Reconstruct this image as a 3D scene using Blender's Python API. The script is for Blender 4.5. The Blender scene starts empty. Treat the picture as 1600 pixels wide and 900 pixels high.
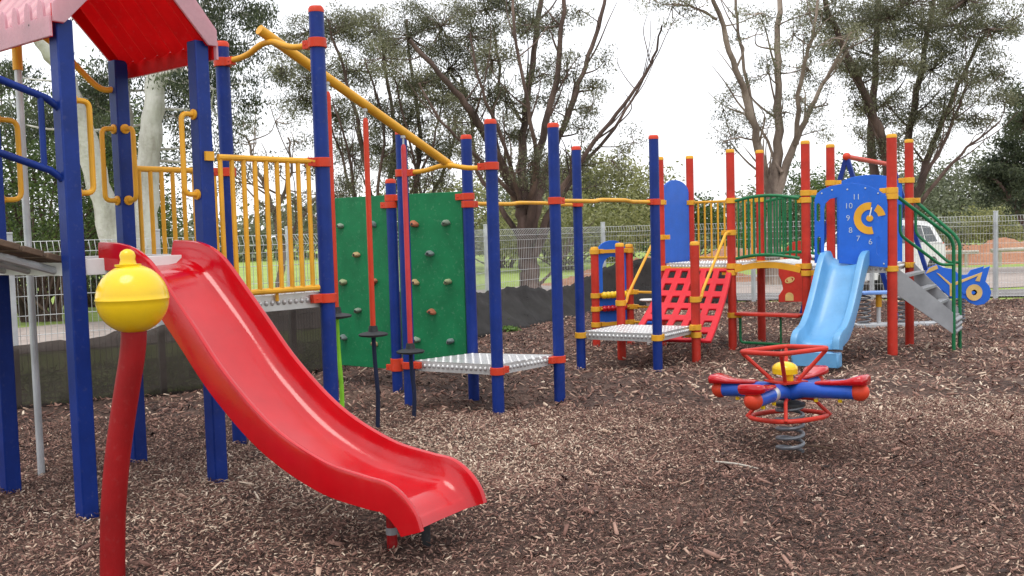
import bpy, bmesh, math, random
import numpy as np
from mathutils import Vector, Matrix
from mathutils.geometry import tessellate_polygon
S = bpy.context.scene
COL = S.collection
random.seed(7); RNG = np.random.default_rng(11)
# ------------------------------------------------------------------ camera
F, EYE, PITCH, ROLL = 1500.0, 1.5, math.atan(90 / 1500.0), 0.028     # focal length in px of a 1600 px wide frame
c_, s_ = math.cos(ROLL), math.sin(ROLL)
FW = Vector((0, math.cos(PITCH), -math.sin(PITCH))); RT = Vector((1, 0, 0)); UP = Vector((0, math.sin(PITCH), math.cos(PITCH)))
IX = c_ * RT - s_ * UP; IY = s_ * RT + c_ * UP
O = Vector((0, 0, EYE))
cam = bpy.data.objects.new('camera', bpy.data.cameras.new('camera')); COL.objects.link(cam)
cam.data.sensor_width = 36; cam.data.lens = 36 * F / 1600; cam.data.clip_end = 2000
M = Matrix((IX, IY, -FW)).transposed().to_4x4(); M.translation = O
cam.matrix_world = M
S.camera = cam
# ------------------------------------------------------------------ overcast sky and soft sun
SUN_EL, SUN_AZ = math.radians(70), math.radians(200)                 # azimuth clockwise from +Y
W = bpy.data.worlds.new('World'); S.world = W; W.use_nodes = True
nt = W.node_tree; nt.nodes.clear()
out = nt.nodes.new('ShaderNodeOutputWorld'); bg = nt.nodes.new('ShaderNodeBackground'); sky = nt.nodes.new('ShaderNodeTexSky')
sky.sky_type = 'NISHITA'; sky.sun_disc = False; sky.sun_elevation = SUN_EL; sky.sun_rotation = SUN_AZ
sky.dust_density = 4.0
mixc = nt.nodes.new('ShaderNodeMix'); mixc.data_type = 'RGBA'; mixc.inputs[0].default_value = 0.86
mixc.inputs[7].default_value = (9.6, 9.7, 10.0, 1)                   # the cloud layer
nt.links.new(sky.outputs[0], mixc.inputs[6]); nt.links.new(mixc.outputs[2], bg.inputs[0])
bg.inputs[1].default_value = 0.13
nt.links.new(bg.outputs[0], out.inputs[0])
sun = bpy.data.objects.new('sun', bpy.data.lights.new('sun', 'SUN')); COL.objects.link(sun)
sun.data.energy = 1.4; sun.data.angle = math.radians(32); sun.data.color = (1, .965, .9)
sd = Vector((math.sin(SUN_AZ) * math.cos(SUN_EL), math.cos(SUN_AZ) * math.cos(SUN_EL), math.sin(SUN_EL)))
sun.rotation_euler = sd.to_track_quat('Z', 'Y').to_euler()
S.view_settings.view_transform = 'Standard'; S.view_settings.look = 'None'
S.view_settings.exposure = 0.36; S.view_settings.gamma = 1.0; S.view_settings.use_curve_mapping = False
S.cycles.max_bounces = 8; S.cycles.transparent_max_bounces = 12
S.cycles.use_denoising = True

# ------------------------------------------------------------------ pixel <-> world (layout only)
def ray(px, py): return FW * F + IX * (px - 800) + IY * (450 - py)
def G(px, py, z=0.0):
    d = ray(px, py); return O + d * ((z - EYE) / d.z)
def V(px, py, Y):
    d = ray(px, py); return O + d * (Y / d.y)
def PV(px, py, p0, p1):                                              # on the vertical plane through p0 and p1
    d = ray(px, py); n = Vector((p1[1] - p0[1], p0[0] - p1[0], 0))
    return O + d * ((Vector((p0[0], p0[1], 0)) - O).dot(n) / d.dot(n))
def v3(p, z): return Vector((p[0], p[1], z))
def lerp(a, b, t): return a + (b - a) * t

# ------------------------------------------------------------------ materials
def nodes(name):
    m = bpy.data.materials.new(name); m.use_nodes = True
    return m, m.node_tree, m.node_tree.nodes['Principled BSDF']
def ramp(t, stops):
    r = t.nodes.new('ShaderNodeValToRGB')
    while len(r.color_ramp.elements) < len(stops): r.color_ramp.elements.new(0.5)
    for e, (p, c) in zip(r.color_ramp.elements, stops): e.position = p; e.color = (*c, 1)
    return r
def noise(t, scale, detail=4, coord='Object', rough=.6):
    tc = t.nodes.new('ShaderNodeTexCoord'); n = t.nodes.new('ShaderNodeTexNoise')
    n.inputs['Scale'].default_value = scale; n.inputs['Detail'].default_value = detail; n.inputs['Roughness'].default_value = rough
    t.links.new(tc.outputs[coord], n.inputs['Vector']); return n
def bump(t, b, fac, strength, dist=.01):
    n = t.nodes.new('ShaderNodeBump'); n.inputs['Strength'].default_value = strength; n.inputs['Distance'].default_value = dist
    t.links.new(fac, n.inputs['Height']); t.links.new(n.outputs[0], b.inputs['Normal'])
def paint(name, col, rough=.38, coat=.0, scuff=.25, metal=0, wear=(.36, .33, .3), bscale=60, bstr=.06, spec=.25, wearamt=.2, trans=0):
    m, t, b = nodes(name)
    n = noise(t, 5, 6); n2 = noise(t, 34, 5)
    lo = tuple(x * (1 - scuff) for x in col); hi = tuple(min(1, x * (1 + scuff * .5)) for x in col)
    r = ramp(t, [(.3, lo), (.7, hi)]); t.links.new(n.outputs[0], r.inputs[0])
    r2 = ramp(t, [(.58, (0, 0, 0)), (.72, (wearamt,) * 3)]); t.links.new(n2.outputs[0], r2.inputs[0])
    mx = t.nodes.new('ShaderNodeMix'); mx.data_type = 'RGBA'
    t.links.new(r2.outputs[0], mx.inputs[0]); t.links.new(r.outputs[0], mx.inputs[6])
    mx.inputs[7].default_value = (*[a * .55 + w * .45 for a, w in zip(col, wear)], 1)
    t.links.new(mx.outputs[2], b.inputs['Base Color'])
    rr = t.nodes.new('ShaderNodeMapRange'); rr.inputs[3].default_value = max(.05, rough - .1); rr.inputs[4].default_value = rough + .14
    t.links.new(n2.outputs[0], rr.inputs[0]); t.links.new(rr.outputs[0], b.inputs['Roughness'])
    b.inputs['Metallic'].default_value = metal; b.inputs['Specular IOR Level'].default_value = spec if not metal else .5
    b.inputs['Coat Weight'].default_value = coat; b.inputs['Coat Roughness'].default_value = .12
    n3 = noise(t, bscale, 3); bump(t, b, n3.outputs[0], bstr)
    if trans:
        tr = t.nodes.new('ShaderNodeBsdfTranslucent'); t.links.new(mx.outputs[2], tr.inputs[0]); ms = t.nodes.new('ShaderNodeMixShader'); ms.inputs[0].default_value = trans
        o = t.nodes['Material Output']; t.links.new(b.outputs[0], ms.inputs[1]); t.links.new(tr.outputs[0], ms.inputs[2]); t.links.new(ms.outputs[0], o.inputs[0])
    return m
BLUE = paint('blue_post_paint', (.006, .028, .20), .42, wearamt=.14)
BLUE2 = paint('blue_panel_plastic', (.02, .13, .60), .45, scuff=.12, bscale=200, bstr=.15)
RED = paint('red_paint', (.50, .034, .020), .42)
DRED = paint('deep_red_paint', (.29, .006, .008), .45, bscale=160, bstr=.2, wearamt=.1)
ORED = paint('orange_red_plastic', (.58, .05, .02), .42, scuff=.15)
SLIDE = paint('red_slide_plastic', (.46, .003, .008), .12, coat=.22, scuff=.12, wear=(.45, .03, .03), spec=.4)
SLIDE.node_tree.nodes['Principled BSDF'].inputs['Coat IOR'].default_value = 1.6; SLIDE.node_tree.nodes['Principled BSDF'].inputs['Coat Roughness'].default_value = .07
_t = SLIDE.node_tree; _n = noise(_t, 2.6, 5, rough=.7); _r = ramp(_t, [(.42, (.07,) * 3), (.49, (.15,) * 3), (.58, (.19,) * 3), (.62, (.11,) * 3)])     # dry, wet and worn patches
_t.links.new(_n.outputs[0], _r.inputs[0]); _t.links.new(_r.outputs[0], _t.nodes['Principled BSDF'].inputs['Roughness']); _t.links.new(_r.outputs[0], _t.nodes['Principled BSDF'].inputs['Coat Roughness'])
LSLIDE = paint('light_blue_slide_plastic', (.12, .33, .58), .3, coat=.15, scuff=.12, wear=(.4, .5, .6), spec=.4)
YEL = paint('yellow_paint', (.72, .36, .03), .38, scuff=.18)
YELB = paint('bright_yellow_plastic', (.80, .52, .012), .2, coat=.4, scuff=.12, wear=(.5, .35, .05))
GREEN = paint('green_panel_plastic', (.006, .17, .062), .5, scuff=.22, wear=(.25, .38, .28), wearamt=.5, bscale=240, bstr=.25)
GRN = paint('green_paint', (.012, .15, .055), .4)
LIME = paint('lime_rope', (.22, .55, .03), .6)
ROPE = paint('dark_blue_rope', (.012, .018, .05), .7)
RUB = paint('black_rubber', (.03, .032, .035), .55)
PINK = paint('pale_pink_plastic', (.80, .50, .57), .25, scuff=.08, wear=(.85, .75, .77), trans=.5, spec=.6)  # pale pink on the outer roof faces, red kept for the underside
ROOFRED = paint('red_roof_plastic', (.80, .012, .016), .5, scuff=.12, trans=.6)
WHITE = paint('white_paint', (.74, .74, .73), .4, scuff=.1)
GALV = paint('galvanised_steel', (.52, .54, .56), .42, metal=.3, scuff=.22, wear=(.5, .5, .5))
ALU = paint('aluminium_plate', (.62, .62, .62), .38, metal=.5, scuff=.2)
STEEL = paint('grey_stair_steel', (.30, .31, .33), .45, metal=.35, scuff=.2)
HOLDS = [paint('hold_stone_' + n, c, .7, scuff=.3, bscale=40, bstr=.4) for n, c in
         (('grey_green', (.20, .26, .20)), ('tan', (.42, .30, .15)), ('terracotta', (.38, .13, .07)), ('slate', (.15, .20, .19)), ('sage', (.30, .34, .19)))]
def clothmat(name, col, see):
    m = paint(name, col, .85, scuff=.35, bscale=14, bstr=.5, wearamt=.15); t = m.node_tree; tr = t.nodes.new('ShaderNodeBsdfTransparent'); ms = t.nodes.new('ShaderNodeMixShader'); ms.inputs[0].default_value = see
    o = t.nodes['Material Output']; t.links.new(t.nodes['Principled BSDF'].outputs[0], ms.inputs[1]); t.links.new(tr.outputs[0], ms.inputs[2]); t.links.new(ms.outputs[0], o.inputs[0]); return m
CLOTH = clothmat('black_shade_cloth', (.034, .032, .032), .10); CLOTHT = clothmat('thin_shade_cloth', (.062, .05, .044), .22)
WIRE = paint('galvanised_wire', (.55, .56, .57), .45, metal=.2)
GLASS = paint('dark_car_glass', (.03, .04, .045), .08, scuff=.05)
CARW = paint('white_car_paint', (.75, .75, .75), .25, coat=.6, scuff=.04)
def wood(name, a, b_):
    m, t, b = nodes(name); n = noise(t, 3, 8); n.inputs['Distortion'].default_value = 1.5
    r = ramp(t, [(.3, a), (.7, b_)]); t.links.new(n.outputs[0], r.inputs[0]); t.links.new(r.outputs[0], b.inputs['Base Color'])
    b.inputs['Roughness'].default_value = .8; n2 = noise(t, 30, 6); bump(t, b, n2.outputs[0], .6); return m
WOOD = wood('weathered_deck_timber', (.035, .022, .014), (.17, .105, .068))
LOG = wood('bleached_log', (.34, .31, .26), (.55, .51, .45))
def bark(name, a, b_, c, scale=2.2):
    m, t, b = nodes(name); n = noise(t, scale, 8, rough=.65); mp = t.nodes.new('ShaderNodeMapping'); mp.inputs['Scale'].default_value = (1, 1, .25)
    tc = [x for x in t.nodes if x.type == 'TEX_COORD'][0]; t.links.new(tc.outputs['Object'], mp.inputs[0]); t.links.new(mp.outputs[0], n.inputs['Vector'])
    r = ramp(t, [(.32, a), (.5, b_), (.68, c)]); t.links.new(n.outputs[0], r.inputs[0]); t.links.new(r.outputs[0], b.inputs['Base Color'])
    b.inputs['Roughness'].default_value = .85; n2 = noise(t, 16, 6); bump(t, b, n2.outputs[0], .7, .03); return m
BARKW = bark('white_gum_bark', (.26, .23, .20), (.52, .50, .47), (.66, .65, .63), 2.2)
BARKD = bark('dark_red_bark', (.035, .022, .018), (.09, .055, .045), (.18, .12, .10))
BARKT = bark('tan_bark', (.08, .055, .045), (.20, .15, .12), (.36, .29, .24))
def leafmat(name, a, b_, trans=.42):
    m, t, b = nodes(name)
    at = t.nodes.new('ShaderNodeAttribute'); at.attribute_name = 'tint'
    r = ramp(t, [(0, a), (1, b_)]); t.links.new(at.outputs['Fac'], r.inputs[0]); t.links.new(r.outputs[0], b.inputs['Base Color'])
    b.inputs['Roughness'].default_value = .5
    tr = t.nodes.new('ShaderNodeBsdfTranslucent'); t.links.new(r.outputs[0], tr.inputs[0])
    mx = t.nodes.new('ShaderNodeMixShader'); mx.inputs[0].default_value = trans
    o = t.nodes['Material Output']; t.links.new(b.outputs[0], mx.inputs[1]); t.links.new(tr.outputs[0], mx.inputs[2]); t.links.new(mx.outputs[0], o.inputs[0])
    return m
LEAF = leafmat('olive_gum_leaves', (.055, .06, .034), (.29, .285, .17))
LEAFD = leafmat('dark_gum_leaves', (.024, .038, .02), (.13, .155, .08))
LEAFG = leafmat('green_bush_leaves', (.035, .065, .018), (.17, .24, .06))
LEAFY = leafmat('yellow_green_bush_leaves', (.15, .16, .055), (.38, .38, .17))
LEAFS = leafmat('grey_green_bush_leaves', (.08, .095, .06), (.29, .31, .20))
WEED = leafmat('weed_leaves', (.06, .12, .02), (.20, .34, .07))
def groundmat(name, stops, scale, scale2, bstr, bscale):
    m, t, b = nodes(name); n = noise(t, scale, 8); n2 = noise(t, scale2, 6)
    mx = t.nodes.new('ShaderNodeMix'); mx.data_type = 'FLOAT'; mx.inputs[0].default_value = .55
    t.links.new(n.outputs[0], mx.inputs[2]); t.links.new(n2.outputs[0], mx.inputs[3])
    r = ramp(t, stops); t.links.new(mx.outputs[0], r.inputs[0]); t.links.new(r.outputs[0], b.inputs['Base Color'])
    b.inputs['Roughness'].default_value = .95; n3 = noise(t, bscale, 6); bump(t, b, n3.outputs[0], bstr, .03); return m
MULCH = groundmat('bark_mulch', [(.34, (.02, .010, .008)), (.47, (.055, .029, .021)), (.58, (.15, .088, .064)), (.7, (.34, .24, .19))], 1.1, 42, .9, 55)
LAWN = groundmat('lawn_grass', [(.3, (.15, .18, .045)), (.5, (.24, .33, .065)), (.66, (.32, .39, .11))], .35, 7, .5, 20)
PATH = groundmat('pale_dirt_path', [(.3, (.24, .19, .165)), (.5, (.36, .30, .27)), (.7, (.46, .41, .38))], .25, 5, .3, 20)
SOIL = groundmat('red_soil', [(.3, (.22, .09, .045)), (.5, (.34, .16, .09)), (.7, (.42, .24, .15))], .8, 6, .7, 9)
ASPH = groundmat('grey_pavement', [(.3, (.12, .11, .11)), (.7, (.22, .205, .20))], .6, 9, .2, 40)
def chipmat():
    m, t, b = nodes('loose_bark_chips'); at = t.nodes.new('ShaderNodeAttribute'); at.attribute_name = 'tint'
    r = ramp(t, [(0, (.014, .007, .005)), (.22, (.073, .032, .024)), (.45, (.188, .092, .068)), (.66, (.33, .192, .146)), (.83, (.50, .36, .265)), (1, (.72, .60, .47))])
    t.links.new(at.outputs['Fac'], r.inputs[0]); t.links.new(r.outputs[0], b.inputs['Base Color']); b.inputs['Roughness'].default_value = .8; return m
CHIP = chipmat()

# ------------------------------------------------------------------ mesh builder
class MB:
    def __init__(s): s.v = []; s.f = []; s.m = []
    def add(s, vs, fs, mi=0):
        n = len(s.v); s.v += [tuple(p) for p in vs]; s.f += [tuple(i + n for i in f) for f in fs]; s.m += [mi] * len(fs); return s
    def tube(s, pts, r, n=10, mi=0, closed=False, cap=True):
        P = [Vector(p) for p in pts]; k = len(P); R = r if hasattr(r, '__len__') else [r] * k
        T = []
        for i in range(k):
            a = P[i - 1] if (i > 0 or closed) else P[i]; b = P[(i + 1) % k] if (i < k - 1 or closed) else P[i]
            T.append((b - a).normalized() if (b - a).length > 1e-9 else Vector((0, 0, 1)))
        ref = Vector((0, 0, 1)) if abs(T[0].z) < .9 else Vector((1, 0, 0))
        N = (ref - T[0] * ref.dot(T[0])).normalized(); vs = []
        for i in range(k):
            N = N - T[i] * N.dot(T[i]); N = N.normalized() if N.length > 1e-6 else T[i].orthogonal().normalized(); B = T[i].cross(N)
            for j in range(n):
                a = 2 * math.pi * j / n; vs.append(P[i] + (N * math.cos(a) + B * math.sin(a)) * R[i])
        fs = []
        for i in range(k if closed else k - 1):
            i2 = (i + 1) % k
            for j in range(n): fs.append((i * n + j, i * n + (j + 1) % n, i2 * n + (j + 1) % n, i2 * n + j))
        if cap and not closed: fs.append(tuple(range(n - 1, -1, -1))); fs.append(tuple((k - 1) * n + j for j in range(n)))
        return s.add(vs, fs, mi)
    def cyl(s, p, z0, z1, r, n=20, mi=0): return s.tube([v3(p, z0), v3(p, z1)], r, n, mi)
    def box(s, c, sx, sy, sz, ang=0.0, mi=0, R=None):
        c = Vector(c); R = R or Matrix.Rotation(ang, 3, 'Z'); vs = []
        for z in (-1, 1):
            for x, y in ((-1, -1), (1, -1), (1, 1), (-1, 1)): vs.append(c + R @ Vector((x * sx / 2, y * sy / 2, z * sz / 2)))
        return s.add(vs, [(3, 2, 1, 0), (4, 5, 6, 7), (0, 1, 5, 4), (1, 2, 6, 5), (2, 3, 7, 6), (3, 0, 4, 7)], mi)
    def bar(s, a, b, w, h, mi=0):                                    # box from a to b, w sideways, h upward
        a = Vector(a); b = Vector(b); d = (b - a); L = d.length; x = d / L
        y = Vector((0, 0, 1)).cross(x); y = y.normalized() if y.length > 1e-5 else Vector((0, 1, 0)); z = x.cross(y)
        return s.box((a + b) / 2, L, w, h, mi=mi, R=Matrix((x, y, z)).transposed())
    def prism(s, outer, off, holes=(), mi=0):
        loops = [[Vector(p) for p in outer]] + [[Vector(p) for p in h] for h in holes]; off = Vector(off)
        flat = [p for l in loops for p in l]; n = len(flat); tris = tessellate_polygon(loops)
        vs = flat + [p + off for p in flat]; fs = [tuple(t) for t in tris] + [tuple(i + n for i in reversed(t)) for t in tris]; k = 0
        for l in loops:
            for i in range(len(l)): a, b = k + i, k + (i + 1) % len(l); fs.append((a, b, b + n, a + n))
            k += len(l)
        return s.add(vs, fs, mi)
    def lathe(s, prof, c, n=24, mi=0, R=None):
        c = Vector(c); vs = []; k = len(prof)
        for r, z in prof:
            for j in range(n):
                a = 2 * math.pi * j / n; p = Vector((r * math.cos(a), r * math.sin(a), z)); vs.append(c + (R @ p if R else p))
        fs = [(i * n + j, i * n + (j + 1) % n, (i + 1) * n + (j + 1) % n, (i + 1) * n + j) for i in range(k - 1) for j in range(n)]
        fs.append(tuple(range(n - 1, -1, -1))); fs.append(tuple((k - 1) * n + j for j in range(n)))
        return s.add(vs, fs, mi)
    def ball(s, c, r, n=20, sq=(1, 1, 1), R=None):
        k = n // 2; prof = [(max(1e-4, math.sin(math.pi * i / k)) * r, -math.cos(math.pi * i / k) * r) for i in range(k + 1)]
        i0 = len(s.v); s.lathe(prof, (0, 0, 0), n); c = Vector(c)
        for i in range(i0, len(s.v)):
            p = Vector((s.v[i][0] * sq[0], s.v[i][1] * sq[1], s.v[i][2] * sq[2])); s.v[i] = tuple(c + (R @ p if R else p))
        return s
    def build(s, name, mats, parent=None, bevel=0, angle=35, base=None):
        me = bpy.data.meshes.new(name)
        o = bpy.data.objects.new(name, me); COL.objects.link(o)
        if parent is not None: org = ORG[parent.name]; o.parent = parent
        else: org = Vector(base) if base is not None else Vector((0, 0, 0)); o.location = org
        ORG[o.name] = org
        me.from_pydata([(p[0] - org.x, p[1] - org.y, p[2] - org.z) for p in s.v], [], s.f)
        bm = bmesh.new(); bm.from_mesh(me)
        for f, mi in zip(bm.faces, s.m): f.material_index = mi
        bmesh.ops.recalc_face_normals(bm, faces=bm.faces); bm.to_mesh(me); bm.free()
        for m in (mats if isinstance(mats, (list, tuple)) else [mats]): me.materials.append(m)
        me.shade_smooth(); me.set_sharp_from_angle(angle=math.radians(angle))
        if bevel:
            b = o.modifiers.new('bevel', 'BEVEL'); b.width = bevel; b.segments = 2; b.limit_method = 'ANGLE'; b.angle_limit = math.radians(40)
        return o
ORG = {}
def thing(name, label, cat, loc, group=None):
    o = bpy.data.objects.new(name, None); COL.objects.link(o); o.location = loc; o.empty_display_size = .2
    ORG[o.name] = Vector(loc); tag(o, label, cat, group); return o
def tag(o, label, cat, group=None):
    o['label'] = label; o['category'] = cat
    if group: o['group'] = group
    return o
def kind(o, k='structure'): o['kind'] = k; return o
def bulk(name, verts, faces, mat, tint=None, parent=None, base=None, smooth=False):      # numpy arrays -> one mesh
    me = bpy.data.meshes.new(name); o = bpy.data.objects.new(name, me); COL.objects.link(o)
    if parent is not None: org = ORG[parent.name]; o.parent = parent
    else: org = Vector(base) if base is not None else Vector((0, 0, 0)); o.location = org
    ORG[o.name] = org
    vv = (np.asarray(verts, dtype=np.float32) - np.array(org, dtype=np.float32)); ff = np.asarray(faces, dtype=np.int32); k = ff.shape[1]
    me.vertices.add(len(vv)); me.vertices.foreach_set('co', vv.ravel()); me.loops.add(ff.size); me.loops.foreach_set('vertex_index', ff.ravel())
    me.polygons.add(len(ff)); me.polygons.foreach_set('loop_start', np.arange(0, ff.size, k, dtype=np.int32)); me.polygons.foreach_set('loop_total', np.full(len(ff), k, dtype=np.int32))
    if smooth: me.polygons.foreach_set('use_smooth', np.ones(len(ff), dtype=bool))
    me.update(calc_edges=True)
    if tint is not None: a = me.attributes.new('tint', 'FLOAT', 'POINT'); a.data.foreach_set('value', np.asarray(tint, dtype=np.float32))
    me.materials.append(mat); return o
def arc(c, r, a0, a1, n): return [(c[0] + r * math.cos(math.radians(lerp(a0, a1, i / n))), c[1] + r * math.sin(math.radians(lerp(a0, a1, i / n)))) for i in range(n + 1)]
def smoothpath(pts, n=6):                                            # Catmull-Rom through 3-D points
    P = [Vector(p) for p in pts]; o = []
    for i in range(len(P) - 1):
        a, b, c, d = P[max(0, i - 1)], P[i], P[i + 1], P[min(len(P) - 1, i + 2)]
        for k in range(n):
            t = k / n; o.append(.5 * ((2 * b) + (c - a) * t + (2 * a - 5 * b + 4 * c - d) * t * t + (3 * b - a - 3 * c + d) * t ** 3))
    return o + [P[-1]]
def fillet(pts, r, n=5):                                             # polyline with rounded corners
    P = [Vector(p) for p in pts]; o = [P[0]]
    for i in range(1, len(P) - 1):
        a, b, c = P[i - 1], P[i], P[i + 1]; q = min(r, (a - b).length * .45, (c - b).length * .45)
        s, e = b + (a - b).normalized() * q, b + (c - b).normalized() * q
        for k in range(n + 1):
            t = k / n; o.append(s * (1 - t) ** 2 + b * 2 * t * (1 - t) + e * t * t)
    return o + [P[-1]]
# ------------------------------------------------------------------ ground
FENCE = [(-8.9, 5.7), (-6.7, 7.2), (-4.55, 8.72), (-3.48, 9.45), (-2.35, 10.2), (-1.35, 12.4), (-.39, 15.3), (1.75, 18.2), (4.7, 18.64), (6.8, 18.1), (8.85, 17.53), (11.0, 16.95), (13.2, 16.4), (15.4, 15.8)]
FX = np.array([p[0] for p in FENCE]); FY = np.array([p[1] for p in FENCE])
def fence_y(x): return np.interp(x, FX, FY)
def lump(x, y):                                                      # gentle unevenness of the mulch
    z = .012 * np.sin(x * 2.1 + 1.3 * np.sin(y * 1.1)) + .010 * np.sin(y * 2.7 + x * .8) + .007 * np.sin(x * 6.3 + y * 4.9) + .005 * np.sin(x * 11 - y * 9)
    for cx, cy, d, w in ((1.83, 6.2, -.085, .42), (-.1, 8.35, -.05, .55), (-.15, 4.3, -.05, .33), (2.9, 9.9, -.06, .45), (2.3, 6.9, .04, .5), (1.2, 5.7, .035, .5), (.2, 5.0, .04, .5), (1.3, 10.5, -.05, .5)):
        z = z + d * np.exp(-((x - cx) ** 2 + (y - cy) ** 2) / w ** 2)
    return np.maximum(z - .012, -.078)
def grid(xs, ys, zf, keep):
    X, Y = np.meshgrid(xs, ys); nx = len(xs); Z = zf(X, Y); V_ = np.stack([X.ravel(), Y.ravel(), Z.ravel()], 1)
    i, j = np.meshgrid(np.arange(nx - 1), np.arange(len(ys) - 1)); a = (j * nx + i).ravel()
    f = np.stack([a, a + 1, a + nx + 1, a + nx], 1); c = V_[f].mean(1); return V_, f[keep(c[:, 0], c[:, 1])]
vv, ff = grid(np.arange(-8.8, 15.3, .06), np.arange(-4, 18.9, .06), lump, lambda x, y: y < fence_y(x) + .12)
kind(bulk('mulch_ground', vv, ff, MULCH, smooth=True))
g = MB(); g.add([(-400, -120, -.09), (400, -120, -.09), (400, 900, -.09), (-400, 900, -.09)], [(0, 1, 2, 3)])
kind(g.build('ground', LAWN))
def band(name, pts, wid, z, mat):
    P = smoothpath([(x, y, z) for x, y in pts], 8); Wd = np.interp(np.linspace(0, 1, len(P)), np.linspace(0, 1, len(wid)), wid); b = MB(); vs = []
    for i, p in enumerate(P):
        t = (P[min(i + 1, len(P) - 1)] - P[max(i - 1, 0)]).normalized(); nrm = Vector((-t.y, t.x, 0)); w = Wd[i] * (1 + .05 * math.sin(i * 1.7) + .03 * math.sin(i * 4.1))
        vs += [p + nrm * w / 2, p - nrm * w / 2]
    b.add(vs, [(2 * i, 2 * i + 1, 2 * i + 3, 2 * i + 2) for i in range(len(P) - 1)]); return kind(b.build(name, mat))
band('path', [(-34, 2), (-20, 8), (-12, 12.6), (-6.6, 17.2), (-2.5, 20.6), (1, 23), (6, 25.2), (13, 25.8), (24, 25), (50, 22)], [4, 4, 4.2, 5, 5.5, 7, 8.5, 9, 9, 9], -.075, PATH)
band('pavement', [(2.2, 20.1), (5, 20.6), (9, 19.9), (14, 18.6), (22, 16)], [1.6, 2.0, 2.0, 2, 2], -.06, ASPH)
def mound(name, c, rx, ry, h, seed):
    r = np.random.default_rng(seed); ph = r.uniform(0, 6, 6)
    def z(X, Y):
        d = ((X - c[0]) / rx) ** 2 + ((Y - c[1]) / ry) ** 2
        return np.maximum(h * np.exp(-1.6 * d) * (1 + .22 * np.sin(X * 1.7 + ph[0]) * np.sin(Y * 1.9 + ph[1]) + .12 * np.sin(X * 4.3 + ph[2]) + .06 * np.sin(X * 9 + Y * 7 + ph[3])) - .1 * h - .06, -.2)
    a, b = grid(np.linspace(c[0] - 1.5 * rx, c[0] + 1.5 * rx, 90), np.linspace(c[1] - 1.5 * ry, c[1] + 1.5 * ry, 60), z, lambda x, y: x > -1e9)
    a[:, 2] += np.where(a[:, 2] > -.04, r.normal(0, .03, len(a)), 0)
    return kind(bulk(name, a, b, SOIL, smooth=True))
mound('dirt_mound', (18.2, 34.8), 6.0, 2.2, .7, 1); mound('dirt_mound', (4.1, 27.5), 2.6, 1.5, .75, 2); mound('dirt_mound', (9.2, 36), 4, 2, .7, 3)

# ------------------------------------------------------------------ loose bark chips on the mulch
def chips(n, y0, y1, lmin, lmax, side):
    y = np.sqrt(RNG.uniform(y0 ** 2, y1 ** 2, n)); x = RNG.uniform(-side, side, n) * (y * .56 + .5)
    k = (y < fence_y(x)) & (x > -8.5) & (x < 15); return x[k], y[k], RNG.uniform(lmin, lmax, k.sum())
cx, cy, cl = [np.concatenate(q) for q in zip(chips(190000, 3.0, 8, .010, .030, 1.15), chips(80000, 8, 18.9, .022, .06, 1.15), chips(1400, 3.2, 12, .05, .09, 1.1), chips(9000, .5, 3.2, .012, .036, 3))]
n = len(cx); az = RNG.uniform(0, 2 * np.pi, n); tilt = RNG.normal(0, .4, n); rollv = RNG.normal(0, .45, n); wd = cl * RNG.uniform(.14, .4, n); th = wd * RNG.uniform(.15, .4, n)
dx = np.stack([np.cos(az) * np.cos(tilt), np.sin(az) * np.cos(tilt), np.sin(tilt)], 1); sx = np.stack([-np.sin(az) * np.cos(rollv), np.cos(az) * np.cos(rollv), np.sin(rollv)], 1); nz = np.cross(dx, sx)
ctr = np.stack([cx, cy, lump(cx, cy) + .004 + np.abs(np.sin(tilt)) * cl * .35 + RNG.uniform(0, .02, n)], 1)
C8 = []
for sz in (-.5, .5):
    for a, b in ((-.5, -.5), (.5, -.32), (.5, .3), (-.5, .5)): C8.append(ctr + dx * (a * cl)[:, None] + sx * (b * wd)[:, None] + nz * (sz * th)[:, None])
cv = np.stack(C8, 1).reshape(-1, 3); base_i = (np.arange(n) * 8)[:, None, None]
cf = (np.array([(4, 5, 6, 7), (0, 1, 5, 4), (1, 2, 6, 5), (2, 3, 7, 6), (3, 0, 4, 7)])[None] + base_i).reshape(-1, 4)
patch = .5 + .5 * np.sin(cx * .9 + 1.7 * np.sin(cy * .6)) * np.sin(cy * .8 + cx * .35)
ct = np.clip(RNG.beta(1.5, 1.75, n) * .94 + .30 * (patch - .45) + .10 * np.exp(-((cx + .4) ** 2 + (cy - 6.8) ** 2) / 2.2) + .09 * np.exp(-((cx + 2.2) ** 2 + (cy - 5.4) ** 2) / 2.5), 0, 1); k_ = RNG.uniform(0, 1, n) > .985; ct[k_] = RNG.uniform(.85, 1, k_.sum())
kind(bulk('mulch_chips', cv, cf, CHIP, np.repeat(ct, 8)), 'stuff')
for i, (a, b, lab) in enumerate((((1118, 726), (1185, 737), 'long pale dry stick lying on the mulch before the spring roundabout'), ((1085, 842), (1130, 845), 'dark thin stick lying on the mulch near the bottom edge'), ((1250, 700), (1303, 706), 'short dark twig on the mulch just right of the big grey spring'))):
    p, q = G(*a), G(*b); m_ = MB(); mid = (p + q) / 2 + Vector((.01, .02, .02)); m_.tube(smoothpath([p + Vector((0, 0, .02)), mid, q + Vector((0, 0, .018))], 4), [.004, .005, .006, .006, .007, .006, .006, .005, .004], 6)
    tag(m_.build('dry_stick', LOG if i == 0 else WOOD, base=p), lab, 'stick', 'sticks on the mulch')

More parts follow.
